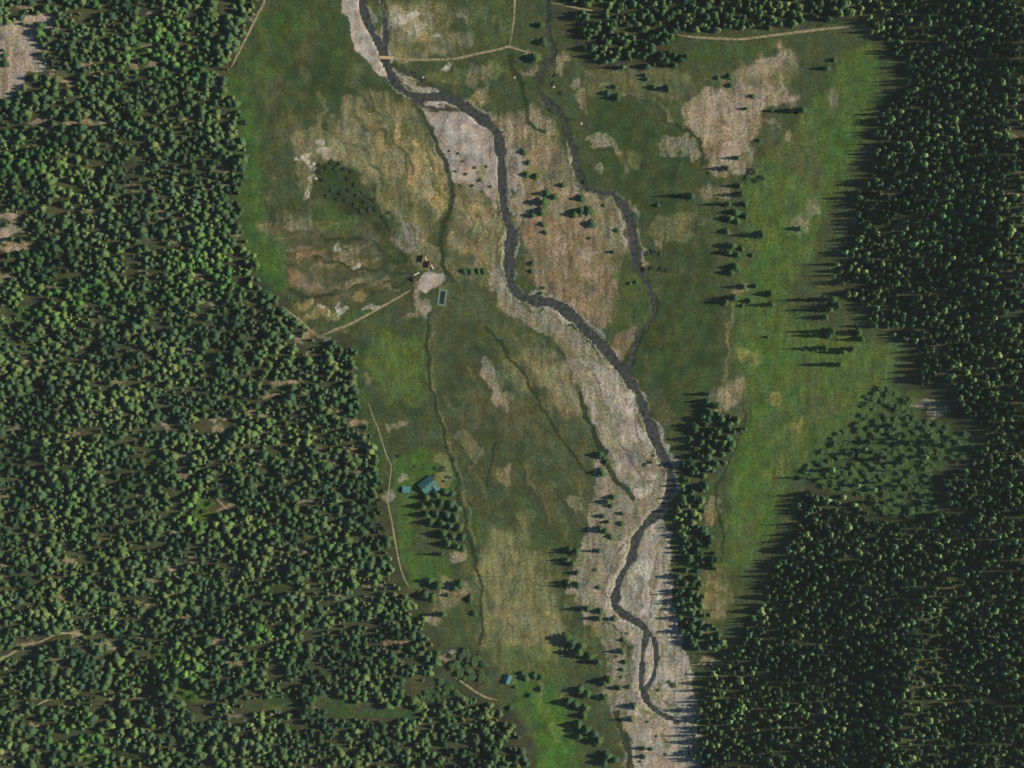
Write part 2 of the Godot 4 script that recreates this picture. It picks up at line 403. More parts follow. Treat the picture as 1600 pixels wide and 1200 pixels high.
	paint("p", [150, 138, 120], 0.85, 7, 1.0, [905,930, 950,965, 975,1000, 990,1050, 985,1100, 1010,1130, 1060,1145, 1090,1240, 985,1240, 965,1130, 935,1090, 950,1040, 930,980, 900,960])
	paint("e", [106, 108, 62], 0.75, 4, 1.2, [1032,850,6,10,0, 1030,1080,14,9,0, 1045,1105,10,6,0, 940,990,18,12,0, 990,845,12,6,-30, 1020,1110,16,8,20])
	paint("e", [100, 92, 74], 0.6, 4, 1.2, [995,920,3,20,0, 1010,960,3,16,10, 965,880,4,20,25])
	# tan flats east of the creek
	paint("p", [150, 132, 106], 0.9, 12, 1.2, [768,178, 800,180, 830,168, 850,172, 866,196, 882,232, 894,270, 906,300, 930,306, 955,312, 976,350, 985,390, 960,400, 930,370, 890,350, 850,350, 815,360, 800,340, 796,300, 793,250, 785,215])
	paint("e", G.mauve, 0.8, 5, 1.0, [800,260,10,40,-5, 812,300,10,26,0, 975,360,6,24,-8, 990,330,5,20,-10])
	paint("e", G.rust, 0.55, 7, 1.3, [810,190,20,10,20, 800,215,10,10,0, 850,240,24,14,0, 830,370,10,30,0])
	paint("p", [140, 116, 90], 0.95, 14, 1.2, [815,350, 850,325, 900,335, 940,370, 962,400, 968,440, 960,485, 945,515, 915,505, 885,480, 850,462, 832,440, 820,400])
	paint("e", [150, 124, 96], 0.6, 10, 1.3, [880,400,30,24,20, 925,440,20,30,10, 930,490,16,16,0, 900,450,20,14,0])
	paint("e", [96, 98, 58], 0.65, 8, 1.3, [900,440,14,18,0, 960,395,16,12,0, 945,330,10,8,0])
	paint("p", [86, 104, 54], 0.85, 5, 1.0, [955,425, 985,425, 1005,445, 1014,470, 1010,500, 990,515, 965,520, 950,515, 958,480, 966,450])
	paint("p", G.rust, 0.8, 4, 0.9, [962,520, 990,505, 985,540, 975,565, 960,545])
	paint("e", G.tan, 0.8, 4, 1.0, [965,555,10,12,30, 1010,415,10,8,0, 1028,385,10,8,0, 1030,455,8,12,0, 1000,380,4,30,-8])
	paint("e", [80, 102, 54], 0.7, 6, 1.1, [815,150,10,30,0, 830,130,16,12,0, 850,140,8,14,0])
	paint("e", G.tan, 0.8, 5, 1.0, [832,85,18,8,0, 828,112,12,8,0, 880,92,16,5,0, 875,105,6,10,0, 905,150,12,12,0, 915,160,8,18,-10, 895,130,10,8,0])
	# meadow between spring creek and the tree line
	paint("p", [62, 82, 42], 0.85, 10, 0.9, [925,165, 965,150, 1000,165, 1040,195, 1080,215, 1092,240, 1090,290, 1060,300, 1090,330, 1110,400, 1120,480, 1125,580, 1095,620, 1060,650, 1020,660, 1005,620, 990,580, 1000,530, 1025,500, 1028,450, 1060,430, 1040,380, 1000,330, 970,290, 940,270, 918,220])
	paint("p", [72, 94, 48], 0.65, 14, 1.2, [930,170, 980,165, 1030,200, 1030,240, 980,280, 940,260])
	paint("e", G.khaki, 0.75, 8, 1.1, [1050,360,34,20,10, 1075,345,30,12,0, 985,250,16,16,0])
	paint("e", G.pink, 0.8, 5, 1.0, [1055,225,26,16,0, 1045,240,14,12,0, 940,222,22,7,25, 965,232,14,5,30, 938,263,8,5,0, 1085,235,10,16,0])
	paint("e", [84, 104, 54], 0.6, 10, 1.2, [1080,500,26,40,0, 1030,560,20,30,0, 1090,590,24,20,0])
	paint("e", G.brown, 0.6, 10, 1.1, [1020,620,20,16,0, 1040,650,14,20,0])
	# eastern meadow
	paint("p", [100, 130, 60], 0.85, 12, 0.9, [1160,280, 1230,210, 1290,140, 1320,80, 1370,70, 1375,160, 1340,230, 1320,290, 1280,350, 1270,400, 1230,450, 1220,480, 1300,520, 1400,540, 1390,600, 1340,650, 1290,690, 1240,740, 1215,790, 1190,840, 1175,890, 1125,890, 1130,800, 1150,720, 1170,640, 1150,580, 1145,480, 1160,400])
	paint("p", [72, 108, 46], 0.7, 18, 1.0, [1290,120, 1360,90, 1350,180, 1330,240, 1290,300, 1270,240])
	paint("e", G.brown, 0.6, 12, 1.3, [1240,230,36,30,0, 1260,260,24,30,0, 1305,150,14,26,10, 1290,635,34,20,0, 1205,215,14,24,0])
	paint("e", G.pink, 0.65, 8, 1.2, [1265,330,8,26,30, 1250,350,14,20,0, 1236,212,8,10,0, 1300,150,10,12,0])
	paint("e", [86, 124, 50], 0.7, 16, 1.1, [1200,430,30,40,0, 1170,720,26,60,12, 1200,800,18,50,10, 1200,560,40,40,0, 1190,640,20,20,0])
	paint("e", G.light, 0.5, 12, 1.2, [1245,680,16,30,0, 1215,730,12,22,0, 1170,560,26,12,0])
	paint("e", G.yellow, 0.6, 7, 1.1, [1168,558,16,9,0, 1248,665,10,10,0, 1208,622,12,8,0])
	paint("p", [146, 128, 100], 0.92, 6, 1.0, [1060,165, 1095,140, 1130,125, 1180,95, 1225,75, 1228,95, 1205,118, 1242,152, 1225,168, 1200,165, 1190,210, 1165,222, 1162,260, 1140,275, 1105,272, 1098,220, 1072,200])
	paint("e", [146, 132, 108], 0.75, 12, 1.1, [1120,180,50,40,-20, 1190,130,44,40,-30, 1220,100,24,26,0, 1150,240,26,34,0, 1230,155,22,12,0, 1130,622,26,20,0, 1152,604,14,14,0, 1120,300,26,10,0])
	paint("e", [150, 132, 112], 0.7, 8, 1.1, [1110,170,34,16,-20, 1150,190,20,26,0, 1140,240,14,20,0, 1230,155,16,6,20])
	paint("e", G.olive, 0.7, 8, 1.3, [1130,122,26,12,0, 1080,135,18,10,0, 1180,130,20,10,0, 1225,125,16,20,0])
	paint("s", [158, 138, 100], 0.7, 4, 0.9, [1105,215,4, 1130,208,4, 1148,190,4, 1158,170,4])
	paint("p", G.khaki, 0.55, 10, 1.2, [910,110, 1060,108, 1085,130, 1060,160, 1020,150, 980,140, 920,150])
	paint("p", [80, 108, 54], 0.7, 6, 1.0, [1070,72, 1160,68, 1220,66, 1200,82, 1150,92, 1100,95, 1075,85])
	paint("e", G.tan, 0.75, 5, 1.0, [1130,625,16,18,0, 1160,600,8,12,0, 1112,800,14,22,0, 1155,450,14,10,0, 1110,940,18,10,0, 1118,960,14,9,0, 1105,1035,26,7,0, 1120,915,18,5,0])
	paint("p", [128, 118, 70], 0.6, 8, 1.1, [1095,885, 1130,890, 1150,930, 1130,970, 1100,990, 1090,940])
	paint("p", [84, 116, 62], 0.9, 10, 0.7, [1358,606, 1400,600, 1425,622, 1430,655, 1475,660, 1530,690, 1500,720, 1450,735, 1470,790, 1430,812, 1370,800, 1335,770, 1300,765, 1245,745, 1262,715, 1290,690, 1340,660])
	paint("s", [72, 104, 50], 0.9, 8, 0.6, [352,122,26, 376,170,26, 380,235,26, 382,300,26, 386,350,26, 404,405,26, 432,455,24])
	paint("s", [72, 96, 50], 0.85, 8, 0.6, [562,540,22, 562,595,22, 574,650,22, 592,706,20, 602,770,20])
	# openings in the forests
	paint("p", [160, 144, 130], 0.95, 4, 0.8, [-60,55, 0,35, 18,30, 45,24, 62,20, 85,26, 98,34, 84,44, 70,58, 80,75, 72,95, 62,108, 42,118, 30,130, 28,146, 10,165, -5,160, -60,120])
	paint("e", [160, 140, 122], 0.9, 4, 0.9, [12,338,24,5,0, 10,352,18,5,0, 15,362,22,5,0, 22,390,28,5,0, 8,372,14,5,0])
	paint("e", G.bright, 0.85, 6, 1.0, [222,45,8,22,0, 215,80,14,8,0, 38,490,14,10,0, 130,465,16,6,0, 317,795,18,12,0, 250,1022,12,9,0, 300,1085,30,9,0, 135,1180,10,14,0])
	paint("p", [66, 92, 48], 0.9, 6, 0.9, [398,1090, 440,1085, 475,1095, 470,1110, 400,1112])
	paint("p", [64, 94, 52], 0.95, 5, 0.7, [500,1085, 525,1082, 560,1108, 600,1115, 610,1105, 650,1105, 660,1125, 600,1120, 540,1125, 515,1115])
	paint("p", [60, 84, 48], 0.9, 6, 0.9, [650,1090, 690,1062, 715,1068, 730,1090, 700,1102, 660,1105])
	paint("e", [150, 128, 104], 0.85, 3, 1.0, [230,248,10,3,0, 240,18,16,3,0, 345,658,24,4,0, 340,670,10,5,0, 255,665,8,8,0, 430,618,26,3,-4, 450,597,44,3,-4, 568,735,24,3,0, 565,700,14,3,0, 560,660,20,3,0, 342,1000,10,5,0, 345,1148,14,5,0, 150,193,30,4,0, 60,190,24,6,0, 208,103,8,6,0, 235,100,8,5,0, 115,193,16,5,0, 230,262,16,4,0, 110,876,14,4,0, 165,890,12,4,0, 68,815,8,10,0, 240,946,16,4,0, 300,966,16,3,0, 190,925,20,3,0, 60,1135,12,6,0])
	paint("e", G.pink, 0.9, 4, 0.9, [1445,630,24,9,-10, 1462,645,14,7,0, 1310,1185,14,4,0, 1450,355,10,3,0])
	paint("p", [84, 112, 56], 0.9, 5, 0.8, [1410,610, 1450,605, 1440,630, 1415,632])
	paint("e", [78, 112, 50], 0.9, 4, 0.8, [1492,330,12,5,0, 1485,342,8,8,0])
	paint("e", [132, 126, 92], 0.75, 14, 1.1, [560,205,34,40,-20, 600,250,36,30,30, 540,235,24,24,0])
	paint("e", [126, 116, 82], 0.7, 12, 1.1, [850,575,40,30,40, 880,620,26,40,-20])
	paint("p", G.bright, 0.8, 10, 0.6, [825,1080, 860,1070, 885,1120, 890,1220, 850,1220, 838,1140])
	paint("e", [104, 102, 66], 0.65, 7, 1.2, [815,225,10,16,0, 845,215,16,8,20, 870,260,12,18,0, 835,265,14,10,0, 800,180,18,7,20, 905,320,18,8,0, 860,335,18,8,0, 940,345,14,10,0, 840,400,10,18,0, 950,400,14,16,0, 870,470,12,8,30, 935,470,12,14,0])
	paint("e", [160, 142, 118], 0.6, 6, 1.2, [830,200,16,8,20, 880,300,14,10,0, 915,395,18,12,20, 870,380,14,18,0, 905,480,16,10,40, 925,420,12,16,0])
	paint("e", G.yellow, 0.6, 7, 1.2, [625,200,8,18,-15, 655,250,14,14,0, 690,310,8,22,0, 735,340,10,24,0, 640,300,10,20,10, 600,220,8,20,-20, 580,270,16,8,30, 660,60,18,8,0, 745,155,12,16,40])
	paint("e", G.rust, 0.5, 6, 1.2, [610,180,6,14,-15, 645,270,8,10,0, 720,310,6,14,0, 760,340,8,14,0, 475,225,10,8,0, 500,345,16,6,0, 590,200,6,12,-15, 755,110,8,8,0, 470,440,14,8,0, 715,250,10,6,0, 740,265,8,8,0])
	# streaks of growth and stones
	streaks(70, [500,120, 600,120, 650,165, 695,260, 700,340, 650,390, 590,320, 520,250], -22, 22, 46, 6, [G.khaki, G.dark, G.olive, G.khaki, G.mid, G.brown], 0.6)
	streaks(60, [400,10, 530,0, 545,110, 500,200, 400,240, 370,120], 8, 25, 44, 8, [G.dark, G.mid, G.brown, G.mid, G.olive], 0.45)
	streaks(26, [400,250, 470,260, 480,330, 400,340], 8, 40, 30, 6, [G.dark, G.khaki, G.olive, G.mid], 0.5)
	streaks(50, [420,345, 600,345, 630,400, 630,450, 520,490, 460,450], 80, 25, 46, 6, [G.dark, G.rust, G.brown, G.khaki, G.mid, G.tan], 0.5)
	streaks(90, [680,450, 790,470, 870,550, 920,700, 910,830, 830,850, 740,800, 680,600], -18, 14, 60, 7, [G.dark, G.olive, G.brown, G.mid, G.khaki], 0.45)
	streaks(60, [745,840, 850,850, 900,1010, 870,1180, 800,1050, 750,1000], -6, 12, 46, 6, [G.khaki, G.mid, G.olive, G.light, G.tan], 0.45)
	streaks(46, [705,290, 775,300, 785,430, 710,430], -8, 16, 26, 6, [G.tan, G.olive, G.yellow, G.rust, G.mid, G.khaki], 0.6)
	streaks(60, [605,0, 790,0, 790,160, 700,140, 620,100], 10, 50, 26, 7, [G.khaki, G.olive, G.mid, G.tan, G.mid], 0.5)
	streaks(50, [785,195, 860,200, 890,290, 975,350, 960,510, 850,460, 810,360], -10, 20, 40, 7, [G.pink, G.rust, G.tan, G.brown, G.khaki], 0.45)
	streaks(60, [925,165, 1040,195, 1090,290, 1120,480, 1100,620, 1010,650, 1000,530, 1030,430, 970,290], -4, 14, 50, 8, [G.dark, G.mid, G.olive, G.dark, G.brown], 0.45)
	streaks(90, [1160,290, 1300,120, 1370,80, 1330,250, 1270,400, 1220,480, 1400,560, 1290,690, 1180,880, 1130,880, 1150,500], 20, 20, 50, 9, [G.bright, G.mid, G.olive, G.light, G.mid, G.brown], 0.45)
	streaks(50, [1060,165, 1225,80, 1240,155, 1165,260, 1100,270], 10, 60, 30, 6, [G.pink, G.khaki, G.tan, G.brown, G.pale], 0.5)
	streaks(90, [650,160, 770,210, 778,300, 690,260], -35, 12, 34, 3, [G.pale, G.mauve, G.wet, G.pink], 0.4)
	streaks(70, [900,550, 985,610, 1045,740, 1030,800, 960,745, 915,640], -20, 8, 40, 3.5, [G.pale, G.wet, G.olive, G.mauve, G.khaki], 0.5)
	streaks(80, [1030,805, 1045,960, 1075,1050, 1085,1200, 990,1200, 985,1010, 950,940, 1000,840], 4, 14, 40, 3.5, [G.pale, G.wet, G.mauve, G.pale, G.khaki, G.olive], 0.5)
	streaks(60, [930,720, 1000,790, 960,900, 950,1000, 985,1100, 940,1090, 900,930], 5, 30, 26, 5, [G.pink, G.olive, G.tan, G.wet, G.khaki], 0.45)
	paint("e", [104, 106, 70], 0.6, 4, 1.2, [985,880,5,22,15, 1022,900,6,18,0, 1000,990,6,14,0, 1036,960,5,26,0, 1045,1030,5,20,0, 995,1120,10,7,0, 1040,1160,8,12,0, 1000,1170,10,8,0, 965,770,10,7,30, 985,745,8,8,0, 948,690,6,16,-20, 935,760,10,8,0, 925,800,8,14,0])
	paint("s", G.gravel, 0.8, 3, 0.8, [890,215,14, 898,255,14, 912,292,14, 940,300,12, 962,308,16, 980,340,22, 990,380,22, 996,412,16])
	# dry threads of old channels among the gravel
	for a in [[915,560,2, 935,600,2, 950,650,2.5, 972,690,2, 990,720,2], [990,640,2.5, 996,680,3, 1005,712,2.5, 1010,745,3], [975,705,3, 990,728,4, 1003,742,5, 1012,752,4], [945,935,3, 950,900,3, 960,870,3, 975,850,3], [1000,900,2, 1003,930,2.5, 1000,955,2], [1015,905,2, 1018,940,2.5, 1012,962,2], [1036,870,2, 1040,930,2, 1044,980,2], [1024,1062,2.5, 1036,1085,3, 1048,1105,2.5], [672,205,2, 700,225,2, 730,255,2], [985,1000,2, 988,1040,2, 985,1080,2]]:
		paint("s", [96, 92, 78], 0.7, 1.5, 0.6, a)
	# tracks of the vegetation along ditches and banks
	for a in [[655,168,7, 668,195,7, 682,222,7, 697,262,7, 706,295,7, 704,325,7, 692,358,8, 689,400,8, 697,428,6, 712,438,5],
			[668,488,4, 667,530,4, 672,600,4, 688,655,5, 703,712,5, 716,770,5, 728,825,5, 744,878,5, 751,930,5, 752,1010,4],
			[760,510,4, 788,543,4, 828,600,4, 855,652,4, 890,702,4, 917,742,4],
			[905,612,7, 920,662,8, 942,706,8, 955,740,8, 975,765,9, 992,782,8],
			[796,86,7, 812,125,8, 822,165,7, 830,195,6, 852,207,5],
			[1036,183,3, 1075,208,4, 1097,224,4, 1097,262,4],
			[775,690,4, 768,725,4, 760,760,4],
			[940,560,4, 905,520,4, 880,500,4],
			[962,1110,9, 975,1150,9, 985,1190,9, 990,1240,9],
			[1160,640,3, 1165,660,3, 1120,765,3, 1128,820,3, 1128,880,3],
			[430,930,4, 420,960,3]]:
		paint("s", G.ditch, 0.8, 2.5, 0.6, a)
	for a in [[676,500,3, 676,600,3, 697,665,3, 712,725,3, 724,775,4, 738,830,5, 753,880,6],
			[900,615,3, 912,655,3, 935,702,3],
			[985,1155,5, 978,1130,4, 965,1105,4]]:
		paint("s", G.khaki, 0.7, 3, 0.8, a)
	# cattle tracks and faint paths
	for a in [[1020,155,4, 1040,172,4, 1050,190,4], [1132,600,5, 1138,550,5, 1144,500,5, 1146,470,5], [920,112,3, 960,140,3, 1015,150,3]]:
		paint("s", G.khaki, 0.75, 3, 0.7, a)
	# wet stones along the channels
	for a in [CREEK, CREEK_ARM, CREEK_FORK]:
		paint("s", G.pale, 0.6, 3, 0.8, channel(a, 1.25))
		paint("s", G.wet, 0.9, 2.5, 0.4, channel(a, 0.8))
	for a in [SPRING, CREEK_LOOP, BRAID]:
		paint("s", G.ditch, 0.75, 3, 0.9, channel(a, 1.4))
		paint("s", [66, 68, 54], 0.9, 2.0, 0.4, channel(a, 0.8))
	dig(1.3, 2.5, channel(CREEK, 0.82))
	dig(1.2, 2.0, channel(CREEK_ARM, 0.82))
	dig(1.2, 2.0, channel(CREEK_FORK, 0.82))
	dig(1.0, 2.0, channel(CREEK_LOOP, 0.82))
	dig(1.0, 2.0, channel(BRAID, 0.9))
	dig(1.3, 2.0, channel(SPRING, 0.82))
	# grain over all of it: tussocks, litter, stones
	for i in TW * TH:
		var k := 1.0 + (n_fine[i] - 128) * 0.0018 + (n_mid[i] - 128) * 0.002 + (n_streak[i] - 128) * 0.0005
		var t := (n_warp_x[i] - 128) * 0.06
		var j := i * 3
		ground_rgb[j] = clampi(int(ground_rgb[j] * k + t), 0, 255)
		ground_rgb[j + 1] = clampi(int(ground_rgb[j + 1] * k), 0, 255)
		ground_rgb[j + 2] = clampi(int(ground_rgb[j + 2] * k - t), 0, 255)

func build_ground() -> void:
	var xs := PackedFloat32Array()
	var zs := PackedFloat32Array()
	for v in [-4000.0, -2500.0, -1500.0, -1000.0, -760.0, -680.0]: xs.append(v)
	var x := -620.0
	while x <= 620.0:
		xs.append(x)
		x += 2.0
	for v in [680.0, 760.0, 1000.0, 1500.0, 2500.0, 4000.0]: xs.append(v)
	for v in [-4000.0, -2500.0, -1500.0, -1000.0, -700.0, -560.0]: zs.append(v)
	var z := -490.0
	while z <= 490.0:
		zs.append(z)
		z += 2.0
	for v in [560.0, 700.0, 1000.0, 1500.0, 2500.0, 4000.0]: zs.append(v)
	var nx := xs.size()
	var nz := zs.size()
	var v3 := PackedVector3Array()
	var uv := PackedVector2Array()
	var nm := PackedVector3Array()
	v3.resize(nx * nz)
	uv.resize(nx * nz)
	nm.resize(nx * nz)
	for j in nz:
		for i in nx:
			var h := land(xs[i], zs[j]) - carve_at(xs[i], zs[j])
			v3[j * nx + i] = Vector3(xs[i], h, zs[j])
			uv[j * nx + i] = Vector2((xs[i] + 640.0) / (TW * TX), (zs[j] + 512.0) / (TH * TX))
	for j in nz:
		for i in nx:
			var a := v3[j * nx + maxi(i - 1, 0)]
			var b := v3[j * nx + mini(i + 1, nx - 1)]
			var c := v3[maxi(j - 1, 0) * nx + i]
			var d := v3[mini(j + 1, nz - 1) * nx + i]
			nm[j * nx + i] = (d - c).cross(b - a).normalized()
	var ix := PackedInt32Array()
	ix.resize((nx - 1) * (nz - 1) * 6)
	var k := 0
	for j in nz - 1:
		for i in nx - 1:
			var a := j * nx + i
			ix[k] = a; ix[k + 1] = a + 1; ix[k + 2] = a + nx
			ix[k + 3] = a + 1; ix[k + 4] = a + nx + 1; ix[k + 5] = a + nx
			k += 6
	var arr := []
	arr.resize(Mesh.ARRAY_MAX)
	arr[Mesh.ARRAY_VERTEX] = v3
	arr[Mesh.ARRAY_NORMAL] = nm
	arr[Mesh.ARRAY_TEX_UV] = uv
	arr[Mesh.ARRAY_INDEX] = ix
	var m := ArrayMesh.new()
	m.add_surface_from_arrays(Mesh.PRIMITIVE_TRIANGLES, arr)
	var mat := StandardMaterial3D.new()
	var im := Image.create_from_data(TW, TH, false, Image.FORMAT_RGB8, ground_rgb)
	mat.albedo_texture = ImageTexture.create_from_image(im)
	mat.roughness = 0.95
	mat.metallic_specular = 0.2
	tag(mesh_node("ground", m, mat, self), "broad valley floor of meadow, gravel and forest soil", "ground", "", "structure")

# ---------------------------------------------------------------- ribbons: water and roads
func ribbon(q: Array, up: float, cross: Array, jitter: float) -> ArrayMesh:
	# cross: pairs of (sideways share of the half width, height)
	var line := smooth_line(q, 4.0)
	var st := SurfaceTool.new()
	st.begin(Mesh.PRIMITIVE_TRIANGLES)
	var rows: Array = []
	for i in line.size():
		var c: Vector3 = line[i]
		var p := at(c.x, c.y)
		var base := land(p.x, p.z)
		var t: Vector3 = line[mini(i + 1, line.size() - 1)] - line[maxi(i - 1, 0)]
		var side := Vector3(-t.y, 0, t.x).normalized()
		var hw := c.z * 0.5 * PX * ((0.52 * minf(1.0, 0.3 + 0.14 * minf(i, line.size() - 1 - i))) if up > 0.0 else 1.0)
		var row := PackedVector3Array()
		for k in cross.size():
			var s: float = cross[k][0]
			var w := hw * s * (1.0 + jitter * rng.randf_range(-1, 1))
			var e := Vector3(p.x, 0, p.z) + side * w
			e.y = (land(e.x, e.z) if up > -0.01 else base) + up + cross[k][1]
			row.append(e)
		rows.append(row)
	for i in rows.size() - 1:
		for k in cross.size() - 1:
			var a: Vector3 = rows[i][k]
			var b: Vector3 = rows[i][k + 1]
			var c: Vector3 = rows[i + 1][k + 1]
			var d: Vector3 = rows[i + 1][k]
			for p in [a, b, c, a, c, d]: st.add_vertex(p)
	st.generate_normals()
	st.index()
	return st.commit()

func noise_tex(seed_: int, freq: float, a: Color, b: Color, size := 256) -> ImageTexture:
	var n := FastNoiseLite.new()
	n.seed = seed_
	n.frequency = freq
	n.fractal_octaves = 4
	var im := n.get_seamless_image(size, size, false, false, 0.2, true)
	im.convert(Image.FORMAT_RGB8)
	for y in size:
		for x in size:
			im.set_pixel(x, y, a.lerp(b, im.get_pixel(x, y).r))
	return ImageTexture.create_from_image(im)

func stone_like(seed_: int, a: Color, b: Color, metres: float, rough := 0.9) -> StandardMaterial3D:
	var m := StandardMaterial3D.new()
	m.albedo_texture = noise_tex(seed_, 0.03, a, b)
	m.uv1_triplanar = true
	m.uv1_world_triplanar = true
	m.uv1_scale = Vector3.ONE / metres
	m.roughness = rough
	m.metallic_specular = 0.25
	return m

func plain(c: Color, rough := 0.8) -> StandardMaterial3D:
	var m := StandardMaterial3D.new()
	m.albedo_color = c
	m.roughness = rough
	m.metallic_specular = 0.3
	return m

func build_water_and_roads() -> void:
	var water := StandardMaterial3D.new()
	water.albedo_texture = noise_tex(31, 0.02, Color8(34, 37, 31), Color8(80, 80, 70))
	water.uv1_triplanar = true
	water.uv1_world_triplanar = true
	water.uv1_scale = Vector3.ONE / 26.0
	water.roughness = 0.18
	var wn := FastNoiseLite.new()
	wn.frequency = 0.04
	var wim := wn.get_seamless_image(256, 256)
	wim.bump_map_to_normal_map(2.0)
	water.normal_scale = 0.25
	water.normal_enabled = true
	water.normal_texture = ImageTexture.create_from_image(wim)
	var flat := [[1.2, 0.0], [0.4, 0.0], [-0.4, 0.0], [-1.2, 0.0]]
	var c := [["creek", CREEK, -0.55, "main channel of dark shallow water winding down the gravel flats"],
		["creek_arm", CREEK_ARM, -0.54, "narrow side arm of dark water round a pale gravel island"],
		["creek_fork", CREEK_FORK, -0.54, "short straight arm of dark water above the plank bridge"],
		["creek_loop", CREEK_LOOP, -0.53, "thin trickle of water looping across the gravel bar"],
		["creek_braid", BRAID, -0.53, "thin upper braid of the creek below the bridge road"],
		["spring_creek", SPRING, -0.6, "narrow dark side creek running through the eastern meadow"]]
	for w in c:
		var o := mesh_node(w[0], ribbon(w[1], w[2], flat, 0.0), water, self)
		tag(o, w[3], "water", "", "structure")
	var dirt := stone_like(41, Color8(112, 106, 76), Color8(158, 144, 116), 40.0)
	var road_cross := [[1.25, -0.25], [0.8, 0.02], [0.35, 0.0], [0.0, 0.05], [-0.35, 0.0], [-0.8, 0.02], [-1.25, -0.25]]
	var roads := [
		["dirt_road", [418,-40,8, 413,0,8, 403,22,7, 393,42,7, 380,68,7, 370,88,7, 361,106,5], "tan dirt road along the edge of the western forest"],
		["dirt_road", [596,90,5, 612,91,6, 640,93,7, 680,93,7, 715,91,7, 750,83,7, 780,77,7, 795,73,8, 812,78,6, 835,84,5], "pale dirt road running east from the plank bridge"],
		["dirt_road", [796,72,6, 800,50,6, 803,25,6, 806,-40,6], "dirt spur turning off the bridge road towards the north"],
		["farm_track", [503,524,7, 522,516,8, 545,507,8, 570,494,7, 595,480,7, 620,466,7, 642,453,6], "pale farm track between the forest corner and the farm yard"],
		["farm_track", [440,478,5, 455,490,6, 470,502,6, 485,516,6, 499,528,6], "short pale track along the forest corner below the brown field"],
		["forest_edge_track", [575,628,3, 584,655,5, 590,668,4, 604,712,4, 611,728,4, 608,760,4, 606,785,5, 612,815,5, 617,845,6, 624,880,5, 632,905,5, 641,920,4], "tan track between the western forest and the house lawn"],
		["forest_road", [1058,54,6, 1085,58,7, 1120,60,7, 1160,61,7, 1200,56,7, 1240,51,8, 1280,46,8, 1318,43,7, 1345,45,6, 1372,44,6], "straight tan road below the northern forest edge"],
		["forest_road", [860,4,5, 890,10,6, 920,16,6, 950,20,5], "short tan road at the corner of the northern forest"],
		["farm_track", [708,1056,5, 725,1068,7, 742,1080,7, 760,1090,7, 778,1094,5], "pale track passing the round thicket near the small cabin"],
		["forest_road", [-60,1036,6, 0,1028,6, 20,1020,7, 38,1008,6, 62,1003,5, 92,990,6, 130,991,5], "pale logging road with a bend inside the south-western forest"],
		["forest_road", [50,1106,5, 78,1092,7, 102,1090,8], "short pale logging spur inside the south-western forest"],
		["forest_road", [330,770,4, 370,812,4, 388,824,4], "faint narrow lane through the western forest beside bright green brush"]]
	for r in roads:
		tag(mesh_node(r[0], ribbon(r[1], 0.1, road_cross, 0.25), dirt, self), r[2], "road", "", "structure")

# ---------------------------------------------------------------- plants
func cone_tube(st: SurfaceTool, a: Vector3, b: Vector3, ra: float, rb: float, n := 6) -> void:
	var d := (b - a).normalized()
	var u := d.cross(Vector3.UP if absf(d.y) < 0.9 else Vector3.RIGHT).normalized()
	var v := d.cross(u)
	for i in n:
		var t0 := TAU * i / n
		var t1 := TAU * (i + 1) / n
		var c0 := u * cos(t0) + v * sin(t0)
		var c1 := u * cos(t1) + v * sin(t1)
		for p in [a + c0 * ra, b + c0 * rb, b + c1 * rb, a + c0 * ra, b + c1 * rb, a + c1 * ra]: st.add_vertex(p)

func tri(st: SurfaceTool, a: Vector3, b: Vector3, c: Vector3) -> void:
	st.add_vertex(a); st.add_vertex(b); st.add_vertex(c)

func new_st() -> SurfaceTool:
	var st := SurfaceTool.new()
	st.begin(Mesh.PRIMITIVE_TRIANGLES)
	return st

func done(st: SurfaceTool) -> ArrayMesh:
	st.generate_normals()
	return st.commit()

